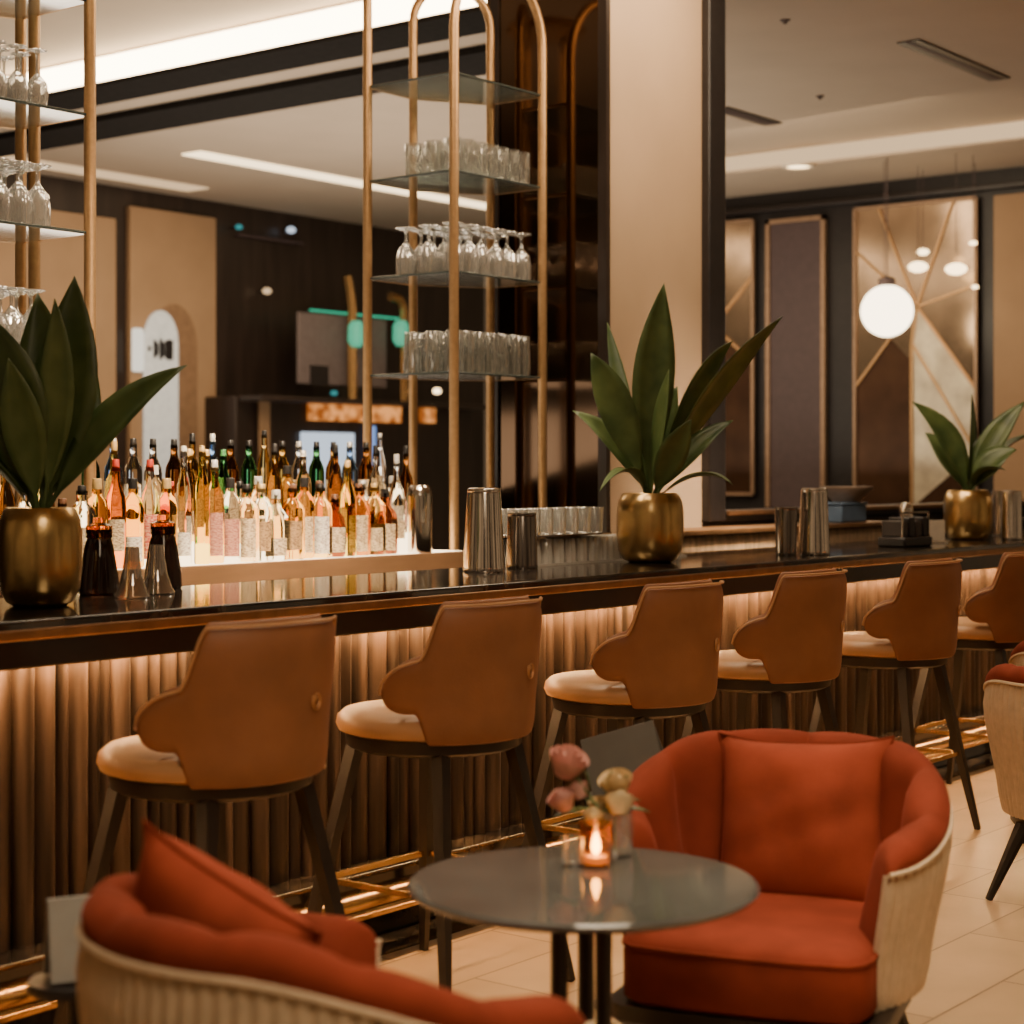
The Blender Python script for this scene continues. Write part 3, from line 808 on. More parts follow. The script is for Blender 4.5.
def rose(loc, r, mat, name, lean):
    mb = MB(); rr = random.Random(int(r * 1e4) + int(loc[2] * 1000))
    for ring, (k, cnt, op) in enumerate(((.32, 3, .15), (.6, 4, .45), (.85, 5, .8), (1.0, 6, 1.15))):
        for i in range(cnt):
            a = 2 * PI * i / cnt + ring * .6 + rr.uniform(-.15, .15); w = 2 * PI / cnt * 1.3
            g = []
            for jj in range(5):
                f = jj / 4; row = []
                for ii in range(6):
                    b = a + w * (ii / 5 - .5) * (1 - .35 * (f - .5) ** 2 * 4 * (f > .5))
                    rad = r * k * (.35 + .65 * math.sin(min(1, f * .9 + .12) * PI / 2)) + r * .14 * op * max(0, f - .7)
                    z = r * (-.75 + 1.55 * f * (1.05 - .32 * op * f))
                    row.append(mb.bm.verts.new((rad * math.cos(b), rad * math.sin(b), z)))
                g.append(row)
            for jj in range(4):
                for ii in range(5): mb.face([g[jj][ii], g[jj][ii + 1], g[jj + 1][ii + 1], g[jj + 1][ii]])
    mb.ball((0, 0, -r * .05), r * .62, seg=12)
    return mb.build(name, M[mat], vs, angle=60, loc=loc, rot=lean)
def vp(px, py, dz=0.0): # offset in the vase's frame for a picture position at the vase's distance
    q = ray(px, py); zz = (p3 - Vector((0, 0, CH))).dot(FWD) + dz
    return Vector((q.x * zz, q.y * zz, CH + q.z * zz)) - p3
for (px, py, r, mt, nm, dz) in ((568, 762, .034, 'petal_p', 'rose', .02), (562, 800, .024, 'petal_p', 'rose', -.01), (579, 790, .02, 'petal_p', 'rose_bud', .03),
                               (616, 783, .028, 'petal_c', 'rose', .0), (619, 803, .026, 'petal_c', 'rose', -.03), (600, 806, .02, 'petal_c', 'rose_bud', .03), (593, 816, .018, 'petal_c', 'rose_bud', -.04)):
    c = vp(px, py, dz); r *= 1.25
    rose(c, r, mt, nm, (random.uniform(-.5, .5), random.uniform(-.5, .5), random.uniform(0, 3)))
    MB().tube([(0.005, 0, .012), (c.x * .35, c.y * .35, .10), (c.x * .85, c.y * .85, c.z - r * .6), (c.x, c.y, c.z - r * .5)], .0025, 6).build('stem', M['stem'], vs)

def leaf(path, width, mat, parent, nrm, fold=.34, n=14, name='leaf', wav=0.0):
    """strap leaf swept along a quadratic path (base, control, tip); nrm = which way the blade faces"""
    a, b, c = [Vector(p) for p in path]
    mb = MB(); rows = []
    for i in range(n + 1):
        t = i / n
        p = a * (1 - t) ** 2 + b * 2 * t * (1 - t) + c * t * t
        tg = ((b - a) * (1 - t) + (c - b) * t).normalized()
        sd = tg.cross(Vector(nrm)); 
        if sd.length < 1e-4: sd = Vector((1, 0, 0))
        sd.normalize(); up = sd.cross(tg)
        w = width * .5 * (.13 * (1 - t) + (max(0.0, math.sin(PI * ((t - .14) / .86) ** .92)) ** .95 if t > .14 else 0))
        if i == n: w = .0006
        row = []
        for k in (-1, -.55, 0, .55, 1):
            row.append(mb.bm.verts.new(p + sd * w * k + up * (abs(k) * w * fold + wav * w * math.sin(t * 9 + k))))
        rows.append(row)
    for i in range(n):
        for k in range(4): mb.face([rows[i][k], rows[i][k + 1], rows[i + 1][k + 1], rows[i + 1][k]])
    o = mb.build(name, M[mat], parent, angle=60)
    s = o.modifiers.new('thick', 'SOLIDIFY'); s.thickness = .0016
    return o
for (pa, pb, w) in (((600, 812), (640, 800), .03), ((590, 800), (585, 770), .022), ((605, 815), (650, 812), .026), ((585, 815), (553, 818), .024), ((610, 800), (628, 775), .02), ((604, 806), (612, 770), .02)):
    A = vp(*pa); B = vp(*pb)
    leaf((A, A.lerp(B, .5) + Vector((0, 0, .018)), B), w, 'leaf', vs, (0, 0, 1), n=8)

# grey menu folders on small dark side tables
def side_table(loc, h, label, k=1.0):
    t = thing('side_table', label, 'table', loc, group='small dark side tables')
    MB().lathe([(0, h - .02), (.13 * k, h - .02), (.135 * k, h - .01), (.13 * k, h), (0, h)], 36).build('table_top', M['black'], t)
    MB().lathe([(.014, .012), (.014, h - .02)], 12).build('pole', M['black'], t)
    MB().lathe([(0, 0), (.11, 0), (.11, .008), (.02, .016), (0, .016)], 32).build('base', M['black'], t)
def folder(loc, w, h, rz, tilt, label, mat):
    t = thing('menu_folder', label, 'menu', loc, rz)
    for s, nm in ((1, 'front_cover'), (-1, 'back_cover')):
        mb = MB().box(-w / 2, w / 2, -.003, .003, 0, h)
        mb.build(nm, M[mat], t, angle=None, loc=(0, s * .038, 0), rot=(s * .22, 0, 0))
    t.rotation_euler = (0, tilt, rz)
    return t
q = cw(-.815, 3.42); side_table(q, .50, 'small dark side table left of the nearest armchair', .66)
folder(q + Vector((0, 0, .505)), .105, .15, face_rot(-.45, 1), .0, 'pale grey menu folder standing left of the nearest armchair', 'card_w')
q = cw(.33, 4.95); side_table(q, .57, 'small dark side table behind the roses')
folder(q + Vector((0, 0, .585)), .21, .17, face_rot(.3, 1), -.30, 'dark grey menu folder standing behind the roses', 'card')

# ------------------------------------------------------------------ plants in gold pots
def plant(px, Y, s_px, label, tips, pot_r, pot_h):
    base = onY(px, 500, Y); base.z = 1.07
    t = thing('potted_plant', label, 'plant', base)
    R_ = pot_r
    MB().lathe([(0, 0), (R_ * .62, 0), (R_ * .80, .012), (R_ * .95, .05), (R_, .11), (R_, pot_h * .70), (R_ * .96, pot_h * .87), (R_ * .86, pot_h * .97), (R_ * .80, pot_h),
                (R_ * .74, pot_h - .005), (R_ * .78, pot_h - .03), (R_ * .8, pot_h - .06), (0, pot_h - .06)], 48).build('pot', M['gold'], t)
    MB().lathe([(0, pot_h - .03), (R_ * .4, pot_h - .022), (R_ * .77, pot_h - .03), (R_ * .77, pot_h - .05), (0, pot_h - .05)], 24).build('soil', M['soil'], t)
    k = s_px
    def P(p, dep=0.0):
        return RGT * ((p[0] - px) * k) + Vector((0, 0, CH - 1.07 + (HY - p[1]) * k)) + FWD * dep
    for (ctrl, tip, w, dep, mt, face) in tips:
        b0 = Vector((0, 0, pot_h - .03)) + RGT * (ctrl[0] - px) * k * .06 + FWD * dep * .15
        nv = {'cam': -FWD, 'up': Vector((0, 0, 1)), 'mix': (-FWD + Vector((0, 0, 1.0))), 'l': (-FWD * .6 - RGT), 'r': (-FWD * .7 + RGT)}[face]
        leaf((b0, P(ctrl, dep * .6), P(tip, dep)), w * k, mt, t, nv)
    return t
plant(650, 4.2, 7.55 / FPX, 'tall leafy potted plant in gold pot before the pale pier', [
    ((648, 384), (664, 283), 40, .0, 'leaf', 'cam'), ((629, 394), (609, 320), 27, .12, 'leaf_l', 'l'), ((615, 397), (590, 354), 34, -.08, 'leaf', 'cam'),
    ((684, 375), (734, 340), 32, .05, 'leaf', 'r'), ((694, 386), (781, 317), 34, -.05, 'leaf', 'r'), ((628, 440), (573, 410), 25, .06, 'leaf', 'mix'),
    ((631, 448), (598, 491), 25, -.12, 'leaf_l', 'up'), ((688, 445), (730, 421), 24, -.1, 'leaf', 'mix'), ((700, 460), (728, 484), 20, -.15, 'leaf', 'up'),
    ((668, 455), (688, 420), 28, -.14, 'leaf', 'cam'), ((640, 430), (614, 398), 28, .1, 'leaf', 'cam'), ((655, 430), (680, 385), 30, .12, 'leaf', 'cam'),
    ((640, 430), (634, 375), 24, .03, 'leaf_l', 'r'), ((662, 420), (668, 370), 22, -.06, 'leaf_l', 'l'), ((672, 450), (712, 400), 18, .08, 'leaf_l', 'mix')], .138, .285)
plant(40, 4.2, 5.13 / FPX, 'large leafy potted plant in gold pot at the left end', [
    ((72, 400), (73, 275), 62, .02, 'leaf', 'cam'), ((50, 400), (30, 290), 60, .08, 'leaf', 'cam'), ((70, 400), (60, 300), 34, -.06, 'leaf_l', 'cam'),
    ((100, 420), (190, 366), 46, -.05, 'leaf', 'mix'), ((20, 400), (-14, 310), 70, -.05, 'leaf', 'cam'), ((60, 430), (84, 350), 62, .1, 'leaf', 'cam'),
    ((10, 430), (-50, 370), 50, .0, 'leaf', 'mix'), ((0, 450), (-60, 440), 40, -.08, 'leaf', 'up'), ((35, 430), (18, 360), 40, -.1, 'leaf_l', 'cam'), ((70, 460), (100, 440), 30, .15, 'leaf', 'up')], .116, .275)
plant(968, 4.2, 10.0 / FPX, 'leafy potted plant in gold pot at the right end', [
    ((955, 440), (908, 402), 30, -.1, 'leaf', 'mix'), ((972, 440), (974, 393), 18, .05, 'leaf', 'r'), ((985, 440), (1026, 401), 24, .0, 'leaf', 'mix'),
    ((1000, 440), (1048, 432), 24, .1, 'leaf', 'up'), ((985, 455), (1012, 450), 26, -.1, 'leaf', 'mix'), ((955, 455), (930, 432), 26, .12, 'leaf', 'mix'),
    ((965, 460), (950, 420), 16, .08, 'leaf_l', 'cam'), ((980, 450), (1000, 425), 20, .1, 'leaf', 'cam'), ((975, 462), (998, 470), 22, -.15, 'leaf', 'up')], .132, .27)

# ------------------------------------------------------------------ things on the bar
BT = 1.07
def on_bar(px, Y, z=BT):
    p = onY(px, 500, Y); p.z = z; return p
def shaker(p, h, r0, r1, label, mat='steel', cap=True):
    t = thing('cocktail_shaker', label, 'shaker', p)
    MB().lathe([(0, 0), (r0 * .96, 0), (r0, .008), (r0 * .98, .02), (r1 * 1.02, h * .93), (r1, h * .945), (0, h * .945)], 40).build('body', M[mat], t)
    if cap: MB().lathe([(r1 * .99, h * .94), (r1 * 1.01, h * .955), (r1 * .97, h * .985), (r1 * .85, h), (0, h)], 40).build('cap', M[mat], t)
    else: MB().lathe([(r1 * .98, h * .94), (r1 * 1.03, h * .97), (r1 * 1.0, h), (r1 * .9, h * .99), (0, h * .97)], 40).build('rim', M[mat], t)
    return t
shaker(on_bar(484, 4.28), .315, .080, .062, 'large polished steel shaker standing in the middle of the bar')
shaker(on_bar(522, 4.30), .215, .062, .054, 'short steel mixing tin right of the large polished shaker', 'steel_dark', False)
shaker(on_bar(814, 3.98), .30, .072, .058, 'tall shining shaker between the middle and right plants')
t = shaker(on_bar(786, 4.05), .215, .046, .050, 'dark mixing tin left of the tall shining shaker', 'steel_dark', False)
shaker(on_bar(1012, 3.98), .27, .055, .05, 'steel shaker at the right end beside the gold pot')
shaker(on_bar(1000, 4.3), .26, .052, .046, 'steel shaker behind the right end shaker, next to the gold pot', 'steel', False)
t = thing('cocktail_shaker', 'rounded steel shaker at the right end of the bottle row', 'shaker', Vector((6.12, 5.30, 1.085)))
MB().lathe([(0, 0), (.054, 0), (.056, .01), (.056, .25), (.05, .285), (.04, .298), (0, .30)], 36).build('body', M['steel'], t)
# left end: dark decanters and bell glasses
for px, Y, lb in ((99, 4.42, 'dark glass decanter beside the left gold pot'), (163, 4.5, 'dark glass decanter behind the bell glasses')):
    t = thing('decanter', lb, 'decanter', on_bar(px, Y))
    MB().lathe([(0, 0), (.056, 0), (.062, .008), (.058, .06), (.043, .15), (.036, .17), (.034, .2), (0, .2)], 32).build('body', M['dark_glass'], t)
    MB().lathe([(.036, .171), (.04, .176), (.04, .21), (.02, .218), (.018, .235), (0, .236)], 28).build('stopper', bottle_mat((.95, .32, .06)), t)
for px, Y, lb in ((132, 4.25, 'left smoked bell shaped glass on the bar end'), (157, 4.32, 'right smoked bell shaped glass on the bar end')):
    o = MB().lathe([(0, .0), (.052, 0), (.054, .004), (.046, .02), (.032, .06), (.024, .11), (.021, .15), (.018, .15), (.021, .11), (.029, .06), (.042, .02), (.046, .007), (0, .006)], 32).build('bell_glass', M['bell'], None, loc=on_bar(px, Y))
    tag(o, lb, 'glass')
# caddy, card holder at the right
t = thing('bar_caddy', 'black bar caddy of napkins beside the right gold pot', 'caddy', on_bar(905, 4.06), -.1)
MB().box(-.13, .13, -.08, .08, 0, .05).build('tray', M['black'], t, bevel=.01)
for i in range(4):
    MB().box(-.12 + i * .065, -.07 + i * .065, -.06, .06, .05, .13 + .015 * (i % 2)).build('napkin_stack', M['black'] if i % 2 else plain((.05, .04, .035), .5), t, bevel=.006)
MB().tube([(-.12, -.06, .05), (-.12, -.06, .17), (.12, -.06, .17), (.12, -.06, .05)], .006, 8).build('handle', M['steel_dark'], t)
o = MB().lathe([(0, 0), (.035, 0), (.036, .004), (.036, .05), (.03, .056), (0, .058)], 24).build('jar_lid', M['steel'], None)
o.name = 'metal_jar'; o.location = on_bar(906, 4.32); tag(o, 'short shiny metal jar rising behind the black bar caddy', 'jar')
o.scale = (1, 1, 3.6)
t = thing('card_holder', 'small pale card standing right of the black bar caddy', 'card', on_bar(936, 4.12), -.5)
MB().box(-.055, .055, -.003, .003, .01, .12).build('card', M['paper'], t)
MB().box(-.06, .06, -.025, .025, 0, .012).build('foot', M['steel'], t, bevel=.003)
# bowl and blue box on the service counter behind
t = thing('serving_bowl', 'pale wide bowl on the blue box behind the bar', 'bowl', Vector((9.46, 5.0, 1.27)))
p = onY(846, 500, 5.0); t.location = (p.x, 5.0, 1.265)
MB().lathe([(0, 0), (.07, 0), (.08, .01), (.15, .075), (.155, .09), (.145, .088), (.07, .02), (0, .018)], 36).build('bowl', M['bowl'], t)
p = onY(842, 500, 5.0)
t = thing('blue_box', 'pale blue box under the wide bowl behind the bar', 'box', (p.x, 5.0, 1.15))
MB().box(-.15, .15, -.08, .08, 0, .10).build('box_body', M['blue'], t, bevel=.008)
MB().box(-.155, .155, -.084, .084, .10, .115).build('box_lid', M['blue'], t, bevel=.004)

# ------------------------------------------------------------------ glassware
G_TUM = MB().lathe([(0, 0), (.028, 0), (.031, .004), (.034, .06), (.035, .095), (.0335, .095), (.032, .06), (.028, .012), (0, .011)], 14).mesh('tumbler', M['tumbler'])
def fluted_tumbler(mat, h, r):
    mb = MB(); rings = []
    for z, k in ((0, .82), (.003, .9), (h * .5, .97), (h, 1.0), (h, .94), (h * .5, .9), (.01, .8)):
        rings.append([(r * k * (1 + .07 * math.cos(10 * a)) * math.cos(a), r * k * (1 + .07 * math.cos(10 * a)) * math.sin(a), z) for a in [2 * PI * j / 40 for j in range(40)]])
    return mb.loft(rings).mesh('tumbler', mat)
G_TUM2 = fluted_tumbler(M['tumbler'], .12, .037)
G_TUM3 = fluted_tumbler(M['tumbler'], .15, .038)
G_WINE = MB().lathe([(0, 0), (.034, 0), (.035, .002), (.008, .008), (.0045, .016), (.0045, .07), (.012, .078), (.033, .10), (.038, .125), (.036, .155), (.031, .178), (.029, .178), (.034, .154), (.036, .125), (.031, .102), (.010, .082), (0, .081)], 16).mesh('goblet', M['goblet'])
G_COUPE = MB().lathe([(0, 0), (.046, 0), (.047, .003), (.012, .012), (.006, .02), (.006, .052), (.012, .062), (.037, .09), (.044, .125), (.043, .19), (.041, .19), (.042, .125), (.035, .092), (.010, .068), (0, .066)], 18).mesh('goblet', M['goblet'])
G_RACK = fluted_tumbler(M['rackglass'], .098, .036)
G_RACK2 = MB().lathe([(0, 0), (.028, 0), (.032, .004), (.036, .10), (.038, .104), (.036, .106), (.034, .10), (.030, .012), (0, .011)], 20).mesh('tumbler', M['glass'])
def inv(me):
    m2 = me.copy(); mx = max(v.co.z for v in m2.vertices)
    m2.transform(Matrix.Translation((0, 0, mx)) @ Matrix.Rotation(PI, 4, 'X')); return m2
for _g, _k in ((G_TUM2, 1.35), (G_TUM3, 1.32), (G_WINE, 1.22), (G_COUPE, 1.22)): _g.transform(Matrix.Diagonal((1.12, 1.12, _k, 1)))
G_WINE_I, G_COUPE_I, G_TUM3_I, G_RACK_I, G_TUM2_I = inv(G_WINE), inv(G_COUPE), inv(G_TUM3), inv(G_RACK), inv(G_TUM2)
protos = {}
def place_glass(me, kind, loc, label, group, rz=0.0):
    o = protos.get(me.name)
    if o is None:
        o = bpy.data.objects.new(kind, me); protos[me.name] = o
    else: o = o.copy()
    C.objects.link(o); o.location = loc; o.rotation_euler = (0, 0, rz); tag(o, label, 'glass', group)
    return o
def grid_glasses(me, kind, x0, nx, dx, y0, ny, dy, z, desc, where, group, ok=None, jit=.006):
    for j in range(ny):
        for i in range(nx):
            x = x0 + i * dx; y = y0 + j * dy
            if ok and not ok(x, y): continue
            place_glass(me, kind, (x + random.uniform(-jit, jit), y + random.uniform(-jit, jit), z), '%s, %s, %s row, %s from left' % (desc, where, ORD[j], ORD[i]), group, random.uniform(0, 6))

# ------------------------------------------------------------------ brass shelf towers
def arch(a, b, z0, z1, rad):
    a = Vector(a); b = Vector(b); r = (b - a).length / 2; mid = (a + b) / 2; e = (b - a).normalized()
    pts = [(a.x, a.y, z0), (a.x, a.y, z1 - .6)]
    for i in range(17):
        an = PI - PI * i / 16
        q = mid + e * r * math.cos(an); pts.append((q.x, q.y, z1 + r * math.sin(an)))
    pts += [(b.x, b.y, z1 - .6), (b.x, b.y, z0)]
    return MB().tube(pts, rad, 12)
PR = .023
def tower(N, R, P4, P3, L, heights, name, label, extra=None):
    t = thing(name, label, 'shelf', (N[0], N[1], 1.0), group='brass and glass shelf towers')
    o = Vector((N[0], N[1], 0)); lc = lambda p: (p[0] - N[0], p[1] - N[1])
    N_, R_, P4_, P3_, L_ = map(lc, (N, R, P4, P3, L))
    arch((*N_, 0), (*R_, 0), 0, 2.55, PR).build('front_arch', M['brass_dull'], t)
    arch((*P3_, 0), (*P4_, 0), 0, 2.70, PR * .95).build('rear_arch', M['brass_dull'], t)
    MB().tube([(*L_, 0), (*L_, 1.5), (*L_, 2.85)], PR, 12).build('pole', M['brass_dull'], t)
    if extra:
        e = lc(extra); MB().tube([(*e, 0), (*e, 2.9)], PR, 12).build('pole', M['brass_dull'], t)
    cx, cy = (L_[0] + P3_[0]) / 2, (L_[1] + P3_[1]) / 2
    MB().lathe([(0, 2.85), (.21, 2.85), (.22, 2.87), (.2, 2.9), (0, 2.9)], 36, c=(cx, cy, 0)).build('top_disc', M['brass_dull'], t)
    poly = [N_, R_, P4_, P3_, L_]
    for z in heights:
        s = MB().prism(poly, z - 1.0 - .006, z - 1.0 + .006).build('glass_shelf', M['shelf'], t, angle=None)
        mb = MB()
        mb.tube([(*L_, z - 1.0), (*P3_, z - 1.0), (*P4_, z - 1.0), (*R_, z - 1.0)], .008, 6)
        mb.build('shelf_rim', M['brass_dull'], s)
        MB().tube([(*L_, z - 1.0), (*N_, z - 1.0), (*R_, z - 1.0)], .006, 6).build('shelf_edge', M['shelf_edge'], s)
    return t
H2 = (1.91, 2.385, 2.86, 3.32)
tower((6.61, 5.51), (7.30, 5.51), (7.30, 5.843), (6.949, 6.06), (6.61, 6.06), H2, 'shelf_tower', 'brass and glass shelf tower beside the pale pier')
H1 = (1.88, 2.345, 2.79, 3.22)
tower((3.77, 5.51), (4.464, 5.51), (4.464, 5.93), (4.1, 6.06), (3.77, 6.06), H1, 'shelf_tower', 'brass and glass shelf tower at the left edge of the photo', extra=(4.464, 5.845))
inside = lambda x, y: (x - 7.30) * (6.06 - 5.843) - (y - 5.843) * (6.949 - 7.30) < -.02
ok2 = lambda x, y: (y < 5.80 or x < 7.30 - (y - 5.80) * 1.5)
grid_glasses(G_TUM2, 'tumbler', 6.70, 7, .086, 5.58, 3, .13, 2.868, 'clear tumbler', 'upper shelf by the pier', 'tumblers on the upper shelf by the pier', ok2)
grid_glasses(G_COUPE_I, 'goblet', 6.69, 6, .105, 5.58, 3, .15, 2.393, 'upside-down stemmed goblet', 'middle shelf by the pier', 'goblets on the middle shelf by the pier', ok2)
grid_glasses(G_TUM3_I, 'tumbler', 6.69, 7, .087, 5.58, 3, .13, 1.918, 'upside-down ribbed tumbler', 'lowest shelf by the pier', 'ribbed tumblers on the lowest shelf by the pier', ok2)
grid_glasses(G_WINE_I, 'goblet', 4.02, 4, .088, 5.60, 4, .1, 2.798, 'upside-down crystal goblet', 'upper shelf of left tower', 'goblets on the upper shelf at left')
grid_glasses(G_COUPE_I, 'goblet', 4.02, 4, .09, 5.60, 4, .1, 2.353, 'upside-down tall goblet', 'middle shelf of left tower', 'goblets on the middle shelf at left')
grid_glasses(G_COUPE_I, 'goblet', 4.0, 4, .09, 5.60, 3, .1, 1.888, 'upside-down goblet', 'lowest shelf of left tower', 'goblets on the lowest shelf at left')
# racks of tumblers on the bar
tr = thing('glass_rack', 'low clear rack full of glasses left of the middle plant', 'rack', (5.62, 4.36, BT))
MB().box(0, 1.20, -.01, .18, 0, .008).build('rack_base', M['rackglass'], tr)
MB().box(0, .62, -.01, .18, .115, .121).build('upper_tray', M['steel_dark'], tr)
grid_glasses(G_RACK_I, 'tumbler', 5.67, 15, .0785, 4.395, 2, .08, BT + .008, 'frosted upside-down tumbler', 'lower rack by middle plant', 'frosted tumblers in the lower rack', jit=.001)
grid_glasses(G_RACK2, 'tumbler', 5.67, 7, .0855, 4.395, 2, .08, BT + .121, 'clear tumbler', 'upper tray by middle plant', 'clear tumblers on the upper tray', jit=.001)

# ------------------------------------------------------------------ bottles
SH = {
 'tall':   ([(0,0),(.033,0),(.036,.006),(.036,.175),(.033,.20),(.017,.235),(.0145,.25),(.0145,.285),(0,.285)], 1, .285, .0155, .04, .05, .15, .0368),
 'slender':([(0,0),(.027,0),(.029,.006),(.029,.20),(.026,.23),(.014,.27),(.0125,.29),(.0125,.33),(0,.33)], 1, .33, .0135, .035, .06, .14, .0297),
 'round':  ([(0,0),(.036,0),(.042,.008),(.047,.05),(.046,.09),(.036,.125),(.018,.145),(.0155,.16),(.0155,.185),(0,.185)], 1, .185, .018, .03, .035, .095, .048),
 'square': ([(0,0),(.034,0),(.037,.005),(.037,.15),(.033,.168),(.017,.185),(.0155,.195),(.0155,.22),(0,.22)], 3, .22, .018, .03, .03, .13, .0395),
 'gin':    ([(0,0),(.036,0),(.039,.006),(.039,.165),(.035,.19),(.018,.205),(.0165,.215),(.0165,.235),(0,.235)], 1, .235, .020, .035, .04, .13, .0398),
 'wine':   ([(0,0),(.034,0),(.0365,.006),(.0365,.17),(.03,.205),(.016,.235),(.0135,.25),(.0135,.30),(0,.30)], 1, .30, .0145, .05, .05, .12, .0373),
 'flask':  ([(0,0),(.040,0),(.044,.006),(.045,.10),(.040,.135),(.018,.16),(.016,.175),(.016,.20),(0,.20)], 2, .20, .021, .032, .03, .10, .0475),
}
va = math.atan2(-FWD.y, -FWD.x)
_mesh = {}
lrand = random.Random(21)
def bottle(p, kind, col, lab, capc, label, group, bs=(1.06, 1.06, 1.32)):
    prof, sq, h, cr, ch, l0, l1, lr = SH[kind]
    t = thing('bottle', label, 'bottle', p, group=group); t.scale = bs
    k = (kind, col)
    if k not in _mesh: _mesh[k] = MB().lathe(prof, 24, sq=sq).mesh('bottle_body', bottle_mat(col))
    link('glass_body', _mesh[k], t)
    if lab:
        vr = lrand.choice((0, 1, 2)); k = (kind, lab, 'l', vr)
        l0, l1 = ((l0, l1), (l0 * 2.2, l1 * .92), (l0, l1 * .68))[vr]
        if k not in _mesh:
            rr_ = lr if sq == 1 else lr
            _mesh[k] = MB().lathe([(rr_, l0 * .45), (rr_ + .0006, l0 * .45), (rr_ + .0006, l1), (rr_, l1)], 16, sq=sq, a0=va - 1.15, a1=va + 1.15).mesh('label', label_mat(*lab))
        link('paper_label', _mesh[k], t)
    if capc:
        k = (kind, capc, 'c')
        if k not in _mesh: _mesh[k] = MB().lathe([(cr * .84, h - .012), (cr * .86, h - .01), (cr * .80, h + ch * .8 - .012), (cr * .7, h + ch * .8 - .01), (0, h + ch * .8 - .01)], 16).mesh('cap', plain(capc, .35, .3 if capc[0] > .3 else 0))
        link('cap', _mesh[k], t)
    return t
AMB = (.85, .46, .10); DAMB = (.45, .17, .035); CLR = (.97, .94, .88); YEL = (.95, .70, .16); GRN = (.12, .42, .14); DBR = (.20, .055, .02); BLU = (.25, .45, .85); RED = (.85, .26, .06); GLD = (.95, .6, .2); PNK = (.93, .70, .42)
CRM = ((.66, .50, .30), (.16, .08, .04)); WHT = ((.8, .72, .6), (.3, .2, .15)); TANL = ((.45, .27, .12), (.10, .05, .03)); DKL = ((.12, .06, .045), (.5, .35, .2)); REDL = ((.55, .06, .04), (.75, .5, .3)); GLDL = ((.75, .5, .15), (.3, .14, .04)); PKL = ((.5, .24, .16), (.25, .06, .05))
BLK = (.02, .018, .018); GCAP = (.62, .4, .15); SCAP = (.6, .58, .55); WCAP = (.75, .7, .62); BRC = (.14, .06, .03); RCAP = (.5, .05, .03); GRC = (.05, .18, .06)
cname = {AMB: 'amber', DAMB: 'dark amber', CLR: 'clear', YEL: 'yellow', GRN: 'green', DBR: 'dark brown', BLU: 'blue', RED: 'orange red', GLD: 'golden', PNK: 'pale amber'}
lname = {None: 'no label', CRM: 'cream label', WHT: 'white label', TANL: 'tan label', DKL: 'dark label', REDL: 'red label', GLDL: 'gold label', PKL: 'reddish brown label'}
front = [('tall', GRN, CRM, GCAP), ('gin', CLR, WHT, WCAP), ('tall', AMB, CRM, BLK), ('square', CLR, TANL, SCAP), ('wine', GLD, CRM, GCAP), ('round', AMB, GLDL, BRC), ('square', CLR, CRM, BLK), ('gin', AMB, TANL, GCAP), ('tall', RED, CRM, RCAP), ('gin', AMB, WHT, BLK), ('tall', CLR, REDL, RCAP),
         ('gin', GLD, TANL, GCAP), ('slender', CLR, WHT, WCAP), ('slender', YEL, None, GCAP), ('tall', GLD, PKL, SCAP), ('gin', CLR, PKL, BLK), ('square', PNK, CRM, BLK), ('square', CLR, TANL, GCAP), ('flask', CLR, CRM, WCAP), ('square', AMB, TANL, BRC),
         ('gin', AMB, CRM, BLK), ('square', GLD, WHT, BLK), ('round', DBR, CRM, BRC), ('tall', YEL, None, GCAP), ('square', DAMB, CRM, BRC), ('square', GLD, CRM, GCAP), ('flask', DBR, CRM, BLK), ('wine', CLR, CRM, SCAP)]
x0, x1 = 3.78, 6.02
n = len(front)
tt = 0
for i, (k, c, l, cp) in enumerate(front):
    x = x0 + (x1 - x0) * i / (n - 1)
    bottle(Vector((x, 5.335 + random.uniform(-.012, .012), 1.085)), k, c, l, cp, '%s bottle with %s, front row, %s from the left' % (cname[c], lname[l], ORD[i]), 'bottles in the front row')
rr = random.Random(11)
kinds = list(SH)
def row(x0, x1, n, Y, z, rowname, choice, kk):
    for i in range(n):
        c, l, cp = choice[rr.randrange(len(choice))]
        k = kk[rr.randrange(len(kk))]
        bottle(Vector((x0 + (x1 - x0) * i / (n - 1), Y + rr.uniform(-.012, .012), z)), k, c, l, cp, '%s bottle with %s, %s row, %s from the left' % (cname[c], lname[l], rowname, ORD[i]), 'bottles in the %s row' % rowname, bs=(1, 1, 1.2) if rowname == 'middle' else (1, 1, 1.08))
mixm = [(AMB, CRM, BLK), (CLR, WHT, SCAP), (GLD, TANL, GCAP), (DAMB, PKL, BLK), (AMB, GLDL, BRC), (DAMB, CRM, BRC), (CLR, DKL, BLK), (YEL, None, GCAP), (RED, WHT, RCAP), (PNK, CRM, WCAP), (GRN, CRM, GRC)]
row(4.60, 6.28, 19, 5.525, 1.165, 'middle', mixm, ['tall', 'gin', 'square', 'round', 'wine', 'flask'])
mixb = [(CLR, WHT, BLK), (GRN, None, BLK), (CLR, CRM, SCAP), (AMB, CRM, BLK), (BLU, WHT, SCAP), (CLR, TANL, GCAP), (DAMB, CRM, BLK), (GLD, None, BLK)]
row(4.62, 6.30, 17, 5.70, 1.245, 'back', mixb, ['tall', 'slender', 'wine', 'tall'])

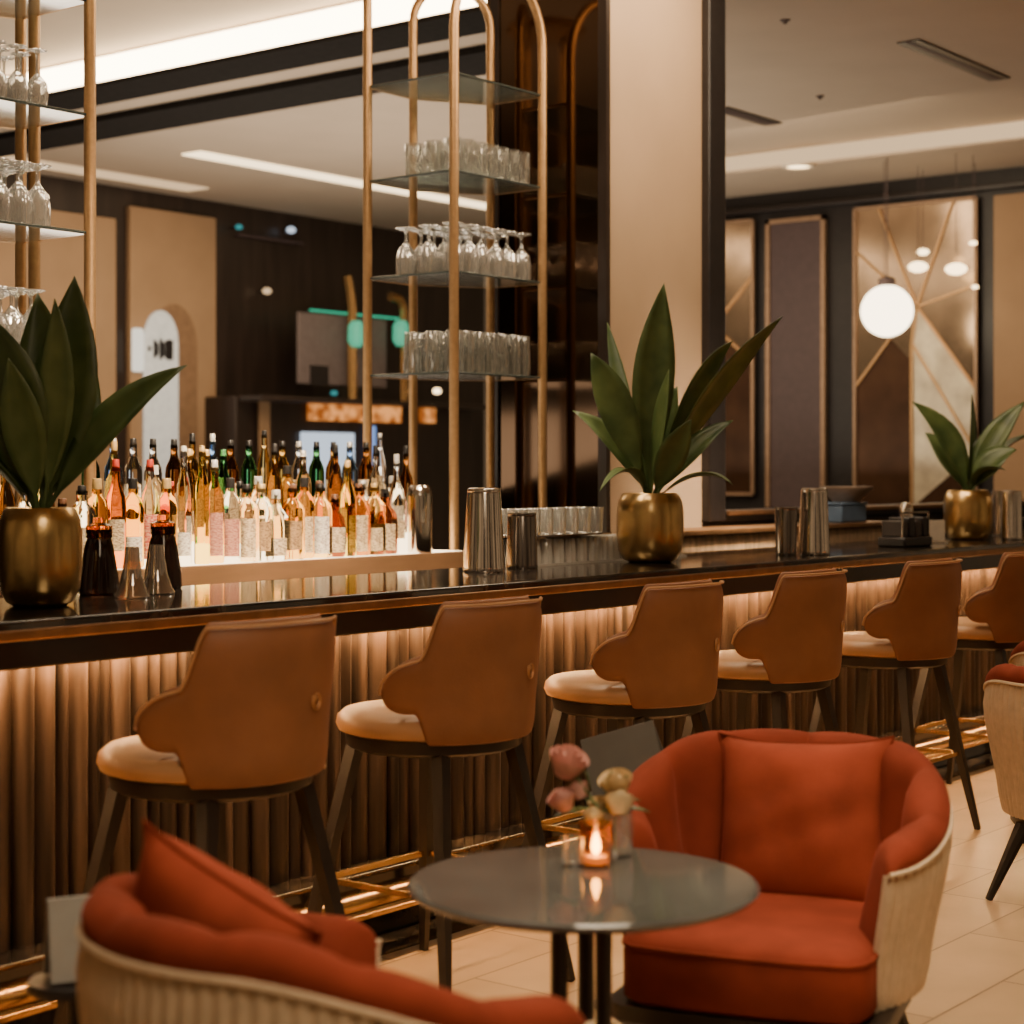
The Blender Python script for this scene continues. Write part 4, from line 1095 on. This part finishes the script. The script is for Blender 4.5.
# ------------------------------------------------------------------ light
def area(name, loc, target, sx, sy, power, col):
    l = bpy.data.lights.new(name, 'AREA'); l.shape = 'RECTANGLE'; l.size = sx; l.size_y = sy; l.energy = power; l.color = col
    o = bpy.data.objects.new(name, l); C.objects.link(o); o.location = loc
    o.rotation_euler = (Vector(target) - Vector(loc)).to_track_quat('-Z', 'Y').to_euler(); return o
W1 = (1.0, .77, .51); W2 = (1.0, .84, .65)
l = area('added_overhead_light', (4.8, 1.3, 4.2), (4.8, 1.3, 0), 6, 1.6, 55, W1); l.data.spread = 1.1  # unseen light, added to brighten seats and floor from above
l = area('added_seating_light', (1.2, .2, 3.6), (3.0, 2.2, .6), 1.2, 1.2, 10, W1); l.data.spread = 1.2  # unseen light added on the camera side for the chairs
area('aisle_light', (6.0, 4.7, 4.2), (6.0, 4.8, 1.0), 6, .6, 110, W1)
area('far_room_light', (9.5, 10.5, 3.95), (9.5, 10.9, 0), 6, 3, 190, W1)
area('far_room_uplight', (10.5, 9.5, 1.4), (10.5, 9.5, 4.15), 5, 4, 170, W2)
area('right_room_light', (12.0, 6.8, 3.9), (13.5, 6.6, 1.5), 2, 2, 60, W1)
area('near_uplight', (5.5, 7.8, 1.6), (6, 7.8, 4.3), 3, 3, 60, W2)
area('bar_wash', (6.8, BARY + .07, .955), (6.8, BARY + .1, 0), 12.0, .02, 22, (1, .58, .3))
area('pier_light', (7.6, 3.6, 3.9), (7.9, 5.2, 2.2), .8, .8, 30, W1)
l = area('added_bottle_light', (4.4, 3.5, 3.9), (5.2, 5.4, 1.2), .6, .6, 18, W1); l.data.spread = .9; l.data.energy = 42  # unseen front light, added to brighten the bottles
l = area('added_counter_light', (7.9, 4.0, 4.0), (8.2, 4.9, 1.1), .5, .5, 16, W1); l.data.spread = .5  # unseen light, added to brighten the marble counter front
w = bpy.data.worlds.new('added warm band glow'); scene.world = w; w.use_nodes = True  # invented warm bands, added for reflections in steel, glass and gold
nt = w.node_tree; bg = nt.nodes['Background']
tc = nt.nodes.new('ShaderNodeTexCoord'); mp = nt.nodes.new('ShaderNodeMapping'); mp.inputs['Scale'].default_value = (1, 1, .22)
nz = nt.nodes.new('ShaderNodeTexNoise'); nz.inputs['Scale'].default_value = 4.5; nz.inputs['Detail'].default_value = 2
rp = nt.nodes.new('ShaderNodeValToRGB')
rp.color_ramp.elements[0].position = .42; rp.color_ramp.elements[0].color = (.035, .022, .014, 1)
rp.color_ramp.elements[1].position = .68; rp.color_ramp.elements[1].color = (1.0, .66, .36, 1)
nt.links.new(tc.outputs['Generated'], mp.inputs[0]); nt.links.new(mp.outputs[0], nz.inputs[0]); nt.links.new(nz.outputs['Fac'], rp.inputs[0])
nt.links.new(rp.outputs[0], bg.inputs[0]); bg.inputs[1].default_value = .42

# ------------------------------------------------------------------ camera
cd = bpy.data.cameras.new('camera'); cam = bpy.data.objects.new('camera', cd); C.objects.link(cam)
cam.location = (0, 0, CH)
cam.rotation_euler = FWD.to_track_quat('-Z', 'Y').to_euler()
cd.sensor_width = 36; cd.lens = FPX / 1024 * 36
cd.shift_y = -(512 - HY) / 1024.0
cd.clip_start = .05; cd.clip_end = 100
cd.dof.use_dof = True; cd.dof.focus_distance = 6.2; cd.dof.aperture_fstop = 2.6
scene.camera = cam
scene.view_settings.view_transform = 'AgX'
scene.view_settings.look = 'AgX - Base Contrast'
scene.view_settings.exposure = 0.3
scene.cycles.max_bounces = 10
scene.cycles.transparent_max_bounces = 40
scene.cycles.transmission_bounces = 10
scene.cycles.sample_clamp_indirect = 6
scene.cycles.caustics_refractive = False
scene.cycles.caustics_reflective = False
scene.cycles.use_denoising = True
